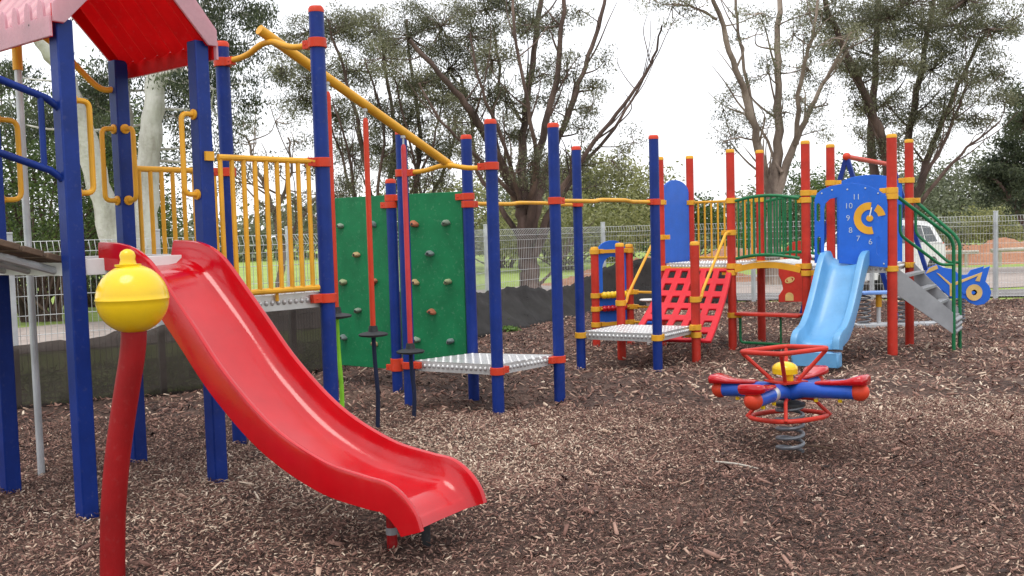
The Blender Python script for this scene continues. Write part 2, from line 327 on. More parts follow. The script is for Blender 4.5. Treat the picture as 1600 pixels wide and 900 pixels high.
# ------------------------------------------------------------------ leaves
def leaf_quads(C, L, Wd, droop=.6, rng=RNG):
    n = len(C); az = rng.uniform(0, 2 * np.pi, n); el = rng.normal(-droop, .55, n)
    d = np.stack([np.cos(az) * np.cos(el), np.sin(az) * np.cos(el), np.sin(el)], 1)
    r = rng.normal(0, 1, (n, 3)); w = np.cross(d, r); w /= np.linalg.norm(w, axis=1)[:, None] + 1e-9
    L = L * rng.uniform(.6, 1.3, n); Wd = Wd * rng.uniform(.7, 1.3, n)
    a = C - d * (L / 2)[:, None]; b = C + d * (L / 2)[:, None]; m1 = C + w * (Wd / 2)[:, None]; m2 = C - w * (Wd / 2)[:, None]
    return np.stack([a, m1, b, m2], 1).reshape(-1, 3)
def crown(parent, clusters, per, sig, L, Wd, mat, droop=.6, name='crown', flat=.7):     # clusters: (n,3) centres
    K = len(clusters); per_k = (per * RNG.uniform(.5, 1.5, K)).astype(int); idx = np.repeat(np.arange(K), per_k)
    off = np.clip(RNG.normal(0, 1, (len(idx), 3)), -1.7, 1.7) * sig * np.array([1, 1, flat]); C = clusters[idx] + off
    tint = np.clip(RNG.normal(.42, .24, K)[idx] + RNG.normal(0, .16, len(idx)), 0, 1)
    vs = leaf_quads(C, L, Wd, droop); fs = np.arange(len(vs)).reshape(-1, 4)
    return bulk(name, vs, fs, mat, np.repeat(tint, 4), parent)
def tree(name, label, Y, stems, blobs, bm, lm, limbs=True, wig=1.0, leaf=(.10, .03), dens=1.0, sig=.15, per=130, group='trees around the playground', droop=.6, flat=.7, twig=.018, base=None):
    """stems: lists of (px, py, dY) with start and end radius in metres; blobs: (px, py, radius in px, dY)"""
    p0 = V(stems[0][0][0][0], stems[0][0][0][1], Y); root = thing(name, label, 'tree', (p0.x, p0.y, -.09), group)
    tb = MB(); SP = []
    for pts, r0, r1 in stems:
        P = [V(q[0], q[1], Y + (q[2] if len(q) > 2 else 0)) for q in pts]
        if pts is stems[0][0]: P[0] = Vector((P[0].x, P[0].y, -.15))
        P = smoothpath(P, 5); k = len(P)
        for i in range(1, k - 1): P[i] = P[i] + Vector((random.gauss(0, .2 * r1 + .012), random.gauss(0, .03), 0)) * wig
        R = [lerp(r0, r1, (i / (k - 1)) ** .62) * random.uniform(.93, 1.07) for i in range(k)]
        if pts is stems[0][0]: R[0] *= 1.35; R[1] *= 1.12
        tb.tube(P, R, 10); SP += list(zip(P, R))
        for _ in range(max(1, k // 4) if limbs else 0):                              # side limbs
            i = random.randint(k // 3, max(k // 3 + 1, int(k * .78))); L_ = random.uniform(.5, 1.5); dv = (P[i + 1] - P[i]).normalized() * .8 + Vector((random.gauss(0, .6), random.gauss(0, .6), .35)); dv.normalize()
            Q = smoothpath([P[i], P[i] + dv * L_ * .4, P[i] + dv * L_ * .75 + Vector((0, 0, .1 * L_)), P[i] + dv * L_ + Vector((random.gauss(0, .1), 0, .22 * L_))], 4); tb.tube(Q, [lerp(min(.5 * R[i], .035), .006, j / (len(Q) - 1)) for j in range(len(Q))], 6)
    cl = []; SPa = np.array([tuple(p) for p, r in SP])
    for b in blobs:
        px, py, rp = b[:3]; dY = b[3] if len(b) > 3 else random.uniform(-1.3, 1.3); den = b[4] if len(b) > 4 else 1
        c = V(px, py, Y + dY); R = rp / F * (Y + dY); k = max(3, int(9 * den * dens * (R / .6) ** 2))
        i = int(np.argmin(((SPa - np.array(c)) ** 2 * np.array([1, 1, .8])).sum(1) + 2.0 * np.maximum(0, SPa[:, 2] - c.z + .1))); s0, rs = SP[i]
        mid = (s0 + c) / 2 + Vector((random.uniform(-.2, .2), random.uniform(-.2, .2), -.05 * (s0 - c).length))
        tb.tube(smoothpath([s0, mid, c], 4), [max(twig, min(rs * .45, .03)) * q for q in (1, .9, .8, .7, .6, .55, .5, .45, .4)], 5)
        for _ in range(k):
            d = Vector((random.gauss(0, 1), random.gauss(0, 1), random.gauss(0, 1))).normalized() * R * random.uniform(.15, 1) ** .6; d.z *= .8
            q = c + d; cl.append(tuple(q))
            tb.tube([c + d * .02, c + d * .5 + Vector((0, 0, -.04)), q], [twig * .9, twig * .65, twig * .35], 3, cap=False)
    tb.build('trunk', bm, root, angle=80)
    crown(root, np.array(cl), per, sig, leaf[0], leaf[1], lm, droop, flat=flat)
    return root
def bush(label, c, rx, ry, h, lm, n=60, per=70, leaf=(.12, .05), sig=.2, cat='bush', group='bushes beyond the fence', name='bush', z0=-.09):
    root = thing(name, label, cat, (c[0], c[1], z0), group); cl = []
    tb = MB()
    for k in range(n):
        a = random.uniform(0, 2 * math.pi); e = math.asin(random.uniform(-.1, 1)); q = random.uniform(.35, 1) ** .5 * (1 + .18 * math.sin(3 * a + rx) + .1 * math.sin(5 * a + h))
        cl.append((c[0] + rx * q * math.cos(a) * math.cos(e), c[1] + ry * q * math.sin(a) * math.cos(e), z0 + max(.15, h * (.32 + .68 * q * math.sin(e)))))
        if k % 5 == 0:
            p = Vector(cl[-1]); b0 = Vector((c[0] + random.uniform(-.15, .15) * rx, c[1], z0)); tb.tube([b0, lerp(b0, p, .5) + Vector((0, 0, .1 * h)), p], [.035, .02, .008], 5)
    tb.build('stem', BARKD, root, angle=80); crown(root, np.array(cl), per, sig, leaf[0], leaf[1], lm, .2, 'foliage', .9); return root
# ------------------------------------------------------------------ mesh fence and shade cloth
fe = thing('mesh_fence', 'long galvanised wire mesh fence with square steel posts round the playground', 'fence', (FENCE[4][0], FENCE[4][1], -.02))
for i, p in enumerate(FENCE):
    b = MB(); b.box((p[0], p[1], .74), .06, .06, 1.7, math.radians(35)); b.box((p[0], p[1], 1.6), .066, .066, .02, math.radians(35)); b.build('post', GALV, fe, bevel=.003)
for (x0, y0), (x1, y1) in zip(FENCE, FENCE[1:]):
    a = Vector((x0, y0, 0)); e = Vector((x1, y1, 0)); d = (e - a).normalized(); L = (e - a).length; nrm = Vector((d.y, -d.x, 0)); b = MB(); w = .0029
    k = int(L / .05)
    for i in range(1, k):
        p = a + d * (L * i / k); b.tube([p + Vector((0, 0, .03)), p + Vector((0, 0, 1.34)), p + nrm * .07 + Vector((0, 0, 1.42)), p + Vector((0, 0, 1.52))], w, 4, cap=False)
    for z, o in [(.06, 0), (.12, 0)] + [(q, 0) for q in (.3, .48, .66, .84, 1.02, 1.2)] + [(1.34, 0), (1.42, .07), (1.52, 0)]:
        b.tube([a + nrm * o + Vector((0, 0, z)), e + nrm * o + Vector((0, 0, z))], w * 1.15, 4, cap=False)
    b.build('mesh_panel', WIRE, fe, angle=80)
def cloth(name, pts, label, off, mat=CLOTH):                                    # (x, y, height, belly)
    P = smoothpath([(p[0], p[1], p[2]) for p in pts], 14); B = np.interp(np.linspace(0, 1, len(P)), np.linspace(0, 1, len(pts)), [p[3] for p in pts]); rows = 9; vs = []
    for i, p in enumerate(P):
        t = (P[min(i + 1, len(P) - 1)] - P[max(i - 1, 0)]); t.z = 0; t.normalize(); nrm = Vector((t.y, -t.x, 0)); h = p.z + .018 * math.sin(i * .9) + .01 * math.sin(i * 2.3)
        for r in range(rows):
            q = r / (rows - 1); fold = math.sin(i * .55 + 3 * q) * .03 * B[i] * 3 + math.sin(i * 1.3 - 5 * q) * .02 * (B[i] * 2 + .2)
            vs.append(Vector((p.x, p.y, 0)) + nrm * (off + B[i] * (1 - q) ** 1.3 + fold * math.sin(math.pi * min(1, q + .15))) + Vector((0, 0, -.03 + q * (h + .03))))
    b = MB(); b.add(vs, [(i * rows + r, i * rows + r + 1, (i + 1) * rows + r + 1, (i + 1) * rows + r) for i in range(len(P) - 1) for r in range(rows - 1)])
    o = b.build(name, mat, base=(P[0].x, P[0].y, 0), angle=80); so = o.modifiers.new('thickness', 'SOLIDIFY'); so.thickness = .004
    return tag(o, label, 'shade cloth', 'shade cloth along the fence')
cloth('shade_cloth', [(-8.9, 5.7, .5, .02), (-6.7, 7.2, .52, .02), (-4.55, 8.72, .57, .03), (-3.48, 9.45, .66, .02), (-2.9, 9.82, .74, .03), (-2.35, 10.2, .8, .03), (-1.9, 11.2, .8, .04), (-1.35, 12.4, .75, .06)], 'taut black shade cloth tied along the fence behind the red slide', .045, CLOTHT)
cloth('shade_cloth', [(-1.3, 12.5, .7, .1), (-.9, 13.8, .6, .4), (-.45, 15.15, .55, .75), (.1, 15.95, .57, .55), (.62, 16.6, .46, .55), (1.05, 17.2, .52, .4), (1.45, 17.75, .66, .3), (1.9, 18.2, .8, .25), (2.9, 18.36, .92, .2), (3.7, 18.46, .8, .12), (4.3, 18.56, .35, .1)], 'sagging folded black shade cloth behind the low climbing platforms', .06)

# ------------------------------------------------------------------ shared pieces
U, Vv = Vector((.788, -.616, 0)), Vector((.616, .788, 0))
def clampmb(b, p, z, to=None, r=.051, h=.062):
    b.lathe([(r, z - h / 2), (r + .012, z - h / 2), (r + .012, z + h / 2), (r, z + h / 2)], (p[0], p[1], 0), 20)
    if to is not None:
        d = Vector((to[0] - p[0], to[1] - p[1], 0)).normalized()
        b.box(v3(p, z) + d * (r + .035), .075, .045, h * .92, math.atan2(d.y, d.x)); s_ = Vector((-d.y, d.x, 0))
        b.tube([v3(p, z) + d * (r + .045) - s_ * .028, v3(p, z) + d * (r + .045) + s_ * .028], .007, 8)
def rpost(root, p, h, m, capm, clampm, clamps, r=.05, label=None):
    b = MB(); b.cyl(p, -.06, h, r, 24); o = b.build('post', m, root)
    if label: o['label'] = label
    c = MB(); c.lathe([(r + .002, h - .02), (r + .002, h + .004), (r * .85, h + .02), (.001, h + .024)], (p[0], p[1], 0), 24); c.build('cap', capm, o)
    for q in clamps:
        b = MB(); clampmb(b, p, q[0], q[1] if len(q) > 1 else None, r); b.build('clamp', clampm, o, bevel=.003)
    return o
def barrier(root, a, b_, zt, zb, m, n, name='guard_rail', r=.017, rb=.013, rise=0.0, bow=0.0, inset=.07, round_end=False):
    """tube railing from post a to post b: top rail, bottom rail, uprights"""
    A, B = v3(a, 0), v3(b_, 0); d = (B - A).normalized(); nrm = Vector((d.y, -d.x, 0)); L = (B - A).length; mb = MB()
    def at(t, z):
        t = lerp(inset / L, 1 - inset / L, t); k = math.sin(math.pi * t); return A + d * (L * t) + nrm * (bow * k) + Vector((0, 0, z + rise * k))
    K = 12 if rise or bow else 2
    mb.tube([at(i / K, zt) for i in range(K + 1)], r, 10)
    mb.tube([at(i / K, zb) for i in range(K + 1)], r, 10)
    for i in range(n):
        t = (i + .5) / n if not round_end else (i + .15) / (n - .3); mb.tube([at(t, zb), at(t, zt)], rb, 8, cap=False)
    return mb.build(name, m, root)
def plate_deck(root, corners, z, t=.07, name='deck', scallop=True):
    """pressed aluminium deck: top sheet, folded edge with a row of dimples, raised tread studs"""
    C = [v3(p, z) for p in corners]; mid = sum(C, Vector()) / 4; b = MB(); b.prism(C, (0, 0, -.006))
    for i in range(4):
        a, e = C[i], C[(i + 1) % 4]; d = (e - a).normalized(); nrm = Vector((d.y, -d.x, 0)); L = (e - a).length
        if nrm.dot(mid - a) > 0: nrm = -nrm
        b.bar(a + d * .002 - nrm * .004 + Vector((0, 0, -t / 2 - .004)), e - d * .002 - nrm * .004 + Vector((0, 0, -t / 2 - .004)), .008, t)
        k = int(L / .045)
        for j in range(k):
            b.ball(a + d * (L * (j + .5) / k) + nrm * .001 + Vector((0, 0, -t * .5)), .016, 8, sq=(1, 1, 1.25))
    ex, ey = C[1] - C[0], C[3] - C[0]; kx, ky = int(ex.length / .075), int(ey.length / .075)
    for i in range(kx):
        for j in range(ky):
            p = C[0] + ex * ((i + .5) / kx) + ey * ((j + .5) / ky); b.lathe([(.017, -.001), (.012, .006), (.001, .0065)], p, 8)
    return b.build(name, ALU, root, angle=50)
def dhandle(root, p, d, z0, z1, o=.1):
    d = Vector((d[0], d[1], 0)).normalized(); a = v3(p, 0) + d * .045; b = MB()
    b.tube(fillet([a + Vector((0, 0, z1)), a + d * o + Vector((0, 0, z1)), a + d * o + Vector((0, 0, z0)), a + Vector((0, 0, z0))], .06, 5), .016, 10)
    R = Matrix((Vector((-d.y, d.x, 0)), Vector((0, 0, 1)), d)).transposed()
    for z in (z0, z1): b.lathe([(.032, 0), (.032, .012), (.02, .016)], a + Vector((0, 0, z)), 12, R=R)
    return b.build('grab_handle', YEL, root)
def sag(root, name, P0, dirv, prof, half, wall, mat, label=None, th=1.0):
    """moulded slide: prof = [(s, z of wall top, wall depth)], swept channel section with rolled lips"""
    d = Vector(dirv).normalized(); nrm = Vector((-d.y, d.x, 0)); pts = smoothpath([(s, z, w) for s, z, w in prof], 6); rows = []
    for i, q in enumerate(pts):
        a = pts[max(0, i - 1)]; e = pts[min(len(pts) - 1, i + 1)]; t2 = Vector((e.x - a.x, e.y - a.y)).normalized(); n2 = Vector((-t2.y, t2.x))     # normal in the (s, z) plane
        w = q.z
        sec = [(-half, -w - .012), (-half - .002, -.02), (-half + .002, -.004), (-half + .014 * th, .0), (-half + .03 * th, -.006), (-half + .036 * th, -.03), (-half + .014 + .036 * th, -w * .72), (-half + .05 + .036 * th, -w + .012), (-half + .10 + .036 * th, -w + .004), (0, -w)]
        sec = sec + [(-x, y) for x, y in reversed(sec[:-1])]
        under = [(half, -w - .012), (half - .04, -w - .016), (0, -w - .018), (-half + .04, -w - .016)]
        rows.append([P0 + d * (q.x + n2.x * y) + nrm * x + Vector((0, 0, q.y + n2.y * y)) for x, y in sec + under[1:]])
    k = len(rows[0]); vs = [p for r in rows for p in r]; b = MB(); fs = [(i * k + j, i * k + (j + 1) % k, (i + 1) * k + (j + 1) % k, (i + 1) * k + j) for i in range(len(rows) - 1) for j in range(k)]
    fs.append(tuple(range(k - 1, -1, -1))); fs.append(tuple((len(rows) - 1) * k + j for j in range(k))); b.add(vs, fs)
    o = b.build(name, mat, root, angle=50)
    if label: o['label'] = label
    return o, d, nrm

# ------------------------------------------------------------------ roofed tower with the red slide
C0 = Vector((-2.47, 5.82, 0)); s_ = .42; q_ = .45
A1, A2, A3, A4 = C0 - U * q_ - Vv * s_, C0 + U * q_ - Vv * s_, C0 - U * q_ + Vv * s_, C0 + U * q_ + Vv * s_
AU = math.atan2(U.y, U.x)
tw = thing('play_tower', 'tower with square blue posts, pale pink corrugated roof and big red slide', 'play tower', (C0.x, C0.y, 0))
for p in (A1, A2, A3, A4):
    b = MB(); b.box((p.x, p.y, 1.31), .092, .092, 2.76, AU); o = b.build('post', BLUE, tw, bevel=.008)
rf = MB(); g_ = .50; e_ = .49; zE, zR = 2.72, 3.28                   # half length along U, half width along V, eave and ridge
for side in (-1, 1):
    nU, nV = 72, 6
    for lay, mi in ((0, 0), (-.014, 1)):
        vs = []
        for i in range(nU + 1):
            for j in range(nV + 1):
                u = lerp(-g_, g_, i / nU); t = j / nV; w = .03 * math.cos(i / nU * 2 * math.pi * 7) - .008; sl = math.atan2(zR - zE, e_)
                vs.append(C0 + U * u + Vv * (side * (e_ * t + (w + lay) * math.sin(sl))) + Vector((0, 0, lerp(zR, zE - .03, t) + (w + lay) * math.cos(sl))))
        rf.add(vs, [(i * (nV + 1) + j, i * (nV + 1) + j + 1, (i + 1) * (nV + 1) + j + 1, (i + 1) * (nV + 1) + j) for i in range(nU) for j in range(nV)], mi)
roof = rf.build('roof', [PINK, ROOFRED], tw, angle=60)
for side in (-1, 1):
    b = MB(); p = C0 + Vv * side * (e_ + .012) + Vector((0, 0, zE - .05))
    top = []; nf = 7
    for k in range(nf):
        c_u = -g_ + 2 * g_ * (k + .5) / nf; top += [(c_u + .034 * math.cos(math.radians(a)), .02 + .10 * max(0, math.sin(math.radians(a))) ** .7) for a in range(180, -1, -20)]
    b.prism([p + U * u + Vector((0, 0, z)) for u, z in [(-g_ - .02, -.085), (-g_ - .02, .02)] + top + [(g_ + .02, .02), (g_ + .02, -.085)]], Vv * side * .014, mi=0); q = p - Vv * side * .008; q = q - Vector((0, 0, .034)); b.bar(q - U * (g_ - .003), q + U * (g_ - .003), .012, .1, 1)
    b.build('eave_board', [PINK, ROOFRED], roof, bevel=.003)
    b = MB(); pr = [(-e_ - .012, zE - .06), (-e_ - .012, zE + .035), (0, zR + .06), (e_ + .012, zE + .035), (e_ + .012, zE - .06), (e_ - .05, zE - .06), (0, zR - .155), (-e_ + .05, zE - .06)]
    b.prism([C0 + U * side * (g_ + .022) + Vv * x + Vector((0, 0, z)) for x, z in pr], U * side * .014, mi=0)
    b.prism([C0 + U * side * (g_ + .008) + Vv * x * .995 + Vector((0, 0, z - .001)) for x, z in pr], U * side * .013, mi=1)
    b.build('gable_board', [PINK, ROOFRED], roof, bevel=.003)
    b = MB(); b.ball(C0 + Vv * side * (e_ + .017) + U * .3 + Vector((0, 0, zE - .05)), .011, 10, sq=(1, 1, 1)); b.build('bolt', RUB, roof)
b = MB()
for i in range(7):
    t = lerp(-.36, .36, i / 6); b.box(C0 + Vv * t + Vector((0, 0, 1.345)), .86, .105, .03, AU)
b.build('deck', WOOD, tw, bevel=.004)
b = MB()
for a, e in ((A2, A4), (A1, A3), (A1, A2), (A3, A4)):
    d = (e - a).normalized(); nrm = Vector((d.y, -d.x, 0)); nrm = nrm if nrm.dot(a + e - 2 * C0) > 0 else -nrm
    b.bar(a + d * .05 + nrm * .01 + Vector((0, 0, 1.365)), e - d * .05 + nrm * .01 + Vector((0, 0, 1.365)), .04, .09)
b.build('deck_beam', WHITE, tw, bevel=.003)
dhandle(tw, A2, Vv, 1.77, 2.27, .09); dhandle(tw, A4, -Vv, 1.77, 2.25, .09); dhandle(tw, A3, -Vv, 1.77, 2.24, .09); dhandle(tw, A3, U, 1.77, 2.24, .1); dhandle(tw, A1, Vv, 1.77, 2.25, .12)
# rising plank bridge on the side towards the camera's left
br = MB(); dirb = -Vv; N = 11
for i in range(N):
    s0 = .06 + i * .125; z = 1.40 + .33 * s0 - .03 * s0 * s0; p = C0 - Vv * (.42 + s0); R = Matrix((U, (dirb * math.cos(.3) + Vector((0, 0, 1)) * math.sin(.3)), U.cross(dirb * math.cos(.3) + Vector((0, 0, 1)) * math.sin(.3)))).transposed()
    br.box(p + Vector((0, 0, z)), .80 + random.uniform(-.012, .012), .112, .034, R=R)
bridge = br.build('plank_bridge', WOOD, tw, bevel=.005)
for o_ in (-.30, .0, .30):
    b = MB(); b.tube([C0 - Vv * (.45 + s0) + U * o_ + Vector((0, 0, 1.348 + .33 * s0 - .03 * s0 * s0)) for s0 in (0, .4, .8, 1.2, 1.45)], .022, 8); b.build('bearer', GALV, bridge)
for p in (A1, A2):
    e = p - Vv * 1.5; b = MB(); b.box((e.x, e.y, 1.31), .092, .092, 2.76, AU); b.build('post', BLUE, tw, bevel=.008)
    for z0 in (2.235, 1.855):
        b = MB(); q = p - Vv * .04 - U * .0; b.tube([q + Vector((0, 0, z0 - .01))] + [p - Vv * s0 + Vector((0, 0, z0 + .33 * s0 - .03 * s0 * s0)) for s0 in (.1, .4, .7, 1.0, 1.3, 1.46)], .02, 12)
        b.ball(q + Vector((0, 0, z0 - .01)), .022, 10); b.build('hand_rail', BLUE, tw)
    for s0 in (.13, .8): b = MB(); zz = .33 * s0 - .03 * s0 * s0; b.tube([p - Vv * s0 + Vector((0, 0, 1.86 + zz)), p - Vv * s0 + Vector((0, 0, 2.23 + zz))], .016, 10); b.build('baluster', BLUE, tw)
# fire pole on its arched arm
pp = Vector((-3.09, 6.16, 0)); b = MB(); b.cyl(pp, -.05, 2.66, .022, 16); fp = b.build('fire_pole', GALV, tw)
b = MB(); b.cyl(pp, 2.6, 2.84, .03, 16); b.build('sleeve', YEL, fp)
b = MB(); b.tube(smoothpath([A3 + Vector((-.02, -.02, 2.5)), A3 + Vector((-.12, -.06, 2.52)), A3 + Vector((-.3, -.15, 2.74)), pp + Vector((.12, .0, 2.84)), pp + Vector((0, 0, 2.84)), lerp(pp, A1, .6) + Vector((0, 0, 2.72)), A1 + Vector((0, .03, 2.5))], 6), .02, 10); b.build('arm', YEL, fp)
# slide
m0 = C0 + U * .43; sdir = Vector((math.cos(math.radians(-32.5)), math.sin(math.radians(-32.5)), 0))
slide, sd_, sn_ = sag(tw, 'slide', m0, sdir, [(-.02, 1.50, .14), (.16, 1.49, .15), (.30, 1.455, .155), (.42, 1.38, .155), (.55, 1.25, .15), (.73, 1.06, .145), (.96, .82, .145), (1.27, .585, .145), (1.60, .445, .145), (1.86, .40, .14), (1.99, .385, .135), (2.085, .335, .13), (2.155, .26, .125), (2.185, .185, .11)], .265, .13, SLIDE, 'long wavy glossy red slide with raised sides')
for o_, rr, m_, p in ((-1, .026, DRED, Vector((-.615, 4.57, 0))), (1, .022, RUB, Vector((-.455, 4.62, 0)))):
    b = MB(); b.cyl(p, -.06, .215, rr, 14); lg = b.build('leg', m_, slide)
    if o_ < 0: b = MB(); b.cyl(p, .05, .085, rr + .003, 14); b.build('collar', STEEL, lg)

# ------------------------------------------------------------------ blue post climbing frame
R352, R495 = Vector((-2.05, 7.04, 0)), Vector((-1.25, 6.48, 0)); R612, R733 = Vector((-1.13, 9.2, 0)), Vector((-.38, 8.82, 0)); R628, R765 = Vector((-.92, 8.35, 0)), Vector((-.14, 7.91, 0))
R862, R900, R1018 = Vector((.40, 8.5, 0)), Vector((.73, 10.37, 0)), Vector((1.49, 9.89, 0)); RL = Vector((-1.86, 9.72, 0))
D970, D1088 = Vector((1.25, 11.05, 0)), Vector((2.03, 10.62, 0))
cf = thing('climbing_frame', 'climbing frame of round blue posts with green climbing wall and sloping yellow beam', 'climbing frame', (-.5, 8.3, 0))
rpost(cf, R352, 2.9, BLUE, ORED, ORED, [(2.77, R495), (1.98, A3)])
rpost(cf, R495, 3.0, BLUE, ORED, ORED, [(2.78, R352), (1.99, A4), (1.08, A4)])
rpost(cf, R612, 2.0, BLUE, ORED, ORED, [(1.84, R733), (1.775, RL), (.27, R733), (.21, RL)])
rpost(cf, R628, 2.37, BLUE, ORED, ORED, [(2.02, R765), (.35, R765)])
rpost(cf, R765, 2.39, BLUE, ORED, ORED, [(2.03, R628), (.34, R862)])
rpost(cf, R733, 2.36, BLUE, ORED, ORED, [(1.82, R612), (1.75, R900), (.34, R862)])
rpost(cf, R862, 2.41, BLUE, ORED, ORED, [(1.75, R1018), (.345, R765)])
rpost(cf, R900, 2.36, BLUE, ORED, YEL, [(.345, D970)])
rpost(cf, R1018, 2.41, BLUE, ORED, YEL, [(.35, D1088)])
b = MB(); clampmb(b, R1018, 1.75, R862); b.build('clamp', ORED, cf, bevel=.003); b = MB(); clampmb(b, R900, 1.765, R733); b.build('clamp', ORED, cf, bevel=.003)
rpost(cf, RL, 2.0, BLUE, ORED, ORED, [(1.8, R612), (.24, R612)])
# platform between the tower and the two tall posts
plate_deck(cf, [A4 + Vv * .06, R495 + Vector((-.04, 0, 0)), R352 + Vector((0, -.04, 0)), A3 + Vv * .06], 1.125, .1, 'tread_deck')
gr = barrier(cf, A4 + U * .05, R495, 1.995, 1.155, YEL, 9, round_end=True, r=.02, rb=.0155)
b = MB(); b.box(A4 + U * .052 + Vv * .01 + Vector((0, 0, 2.0)), .02, .06, .055, AU); b.tube([lerp(A4, R495, .55) + Vector((0, 0, 1.15)), lerp(A4, R495, .55) + Vector((0, 0, 1.085))], .012, 8); b.build('bracket', YEL, gr)
barrier(cf, A3, R352, 1.985, 1.16, YEL, 8, r=.02, rb=.0155)
# sloping beam and its arched arms
M1, M2 = (R352 + R495) / 2, (R628 + R765) / 2; bm0, bm1 = M1 + Vector((0, 0, 2.90)), M2 + Vector((0, 0, 2.09)); ex = (bm0 - bm1).normalized() * .07
b = MB(); b.tube([bm0 + ex, bm1 - ex], .036, 18); beam = b.build('overhead_beam', YEL, cf)
def arm(p, q, z, top):
    d = (q - p).normalized(); L = (q - p).length; P = [p + d * .05 + Vector((0, 0, z)), p + d * L * .26 + Vector((0, 0, z + .005)), p + d * L * .44 + Vector((0, 0, top)), p + d * L * .56 + Vector((0, 0, top)), p + d * L * .74 + Vector((0, 0, z + .005)), q - d * .05 + Vector((0, 0, z))]
    b = MB(); b.tube(fillet(P, .1, 5), .021, 12); b.build('arm', YEL, beam)
arm(R352, R495, 2.775, 2.85); arm(R628, R765, 2.02, 2.06)
# climbing wall
for a, e, hs in ((RL, R612, ((533, 353), (583, 350), (558, 398), (537, 441), (585, 440), (560, 485), (538, 527), (586, 537))), (R612, R733, ((648, 350), (697, 348), (672, 396), (650, 441), (700, 440), (675, 487), (651, 531), (704, 533)))):
    d = (e - a).normalized(); nrm = Vector((d.y, -d.x, 0)); a0 = a + d * .065 - nrm * .01; e0 = e - d * .065 - nrm * .01
    b = MB(); mid = (a0 + e0) / 2; b.box(mid + Vector((0, 0, 1.03)), (e0 - a0).length, .02, 1.68, math.atan2(d.y, d.x)); w = b.build('climbing_wall', GREEN, cf, bevel=.004)
    for k, (x, y) in enumerate(hs):
        p = PV(x, y, a0 + nrm * .012, e0 + nrm * .012); m_ = HOLDS[(k * 3 + (0 if a is RL else 2)) % 5]; b = MB(); rr = random.uniform(.042, .052); i0 = len(b.v)
        Rm = Matrix((d, Vector((0, 0, 1)), nrm)).transposed(); b.ball((0, 0, 0), 1, 14); an = random.uniform(-.5, .5)
        for i in range(len(b.v)):
            q = Vector(b.v[i]); q = q * (1 + .16 * math.sin(4 * q.x + k) * math.cos(3 * q.y - k)); q = Vector((q.x * rr, q.y * rr * .62, max(-.05, q.z) * .052)); q.x, q.y = q.x * math.cos(an) - q.y * math.sin(an), q.x * math.sin(an) + q.y * math.cos(an)
            b.v[i] = tuple(p + Rm @ q)
        o = b.build('climbing_hold', m_, w, angle=80)
        b2 = MB(); b2.lathe([(.011, .040), (.011, .0535), (.001, .0535)], p, 8, R=Rm); b2.build('bolt', RUB, w)
plate_deck(cf, [R628 + Vector((.04, .02, 0)), R765 + Vector((0, .05, 0)), R862 + Vector((-.05, 0, 0)), R733 + Vector((0, -.05, 0))], .385, .085)
plate_deck(cf, [R900 + Vector((.04, .02, 0)), R1018 + Vector((0, .05, 0)), D1088 + Vector((-.05, 0, 0)), D970 + Vector((0, -.05, 0))], .385, .085)
for a, e, z in ((R733, R900, 1.755), (R862, R1018, 1.75)):
    d = (e - a).normalized(); nrm = Vector((d.y, -d.x, 0)); L = (e - a).length; b = MB()
    P = [a + d * .09 + Vector((0, 0, z)), a + d * L * .36 + Vector((0, 0, z)), a + d * L * .42 + Vector((0, 0, z + .014)), a + d * L * .68 + Vector((0, 0, z + .014)), a + d * L * .74 + Vector((0, 0, z)), e - d * .09 + Vector((0, 0, z))]
    b.tube(fillet(P, .05, 4), .019, 12); b.build('parallel_bar', YEL, cf)
# ------------------------------------------------------------------ hanging step pods
for t, rm, dz, lab, top in ((.295, LIME, .90, 'hanging step pod with lime green lower rope, beside the tall blue post', .0), (.50, ROPE, .725, 'hanging step pod in front of the left green wall panel, with dark rope', .0), (.725, ROPE, .545, 'hanging step pod with pinkish red sleeve, in front of a round blue post', .0)):
    p = lerp(bm0, bm1, t); q = Vector((p.x, p.y, 0)); r = thing('hanging_step', lab, 'hanging step', (p.x, p.y, dz), 'step pods hanging from the yellow beam')
    b = MB(); b.tube([q + Vector((0, 0, p.z - .034)), q + Vector((0, 0, p.z - .12))], .008, 8); b.lathe([(.02, p.z - .05), (.02, p.z - .03)], q, 10); b.build('hanger', GALV, r)
    b = MB(); b.tube([q + Vector((0, 0, p.z - .10)), q + Vector((0, 0, p.z - .115)), q + Vector((0, 0, p.z - .14)), q + Vector((0, 0, dz + .045))], [.010, .018, .021, .021], 14); b.build('sleeve', ORED if t < .6 else paint('pinkish_red_sleeve', (.55, .05, .06), .4), r)
    b = MB(); b.lathe([(.001, dz - .022), (.06, dz - .022), (.11, dz - .014), (.116, dz), (.10, dz + .008), (.04, dz + .02), (.032, dz + .065), (.001, dz + .066)], q, 28); b.build('foot_disc', RUB, r)
    b = MB(); b.tube(smoothpath([q + Vector((0, 0, dz)), q + Vector((.005, 0, dz * .7)), q + Vector((.02, -.01, dz * .35)), q + Vector((.012, -.02, .02)), q + Vector((.01, -.02, -.05))], 6), .017, 10); b.build('lower_rope', rm, r)

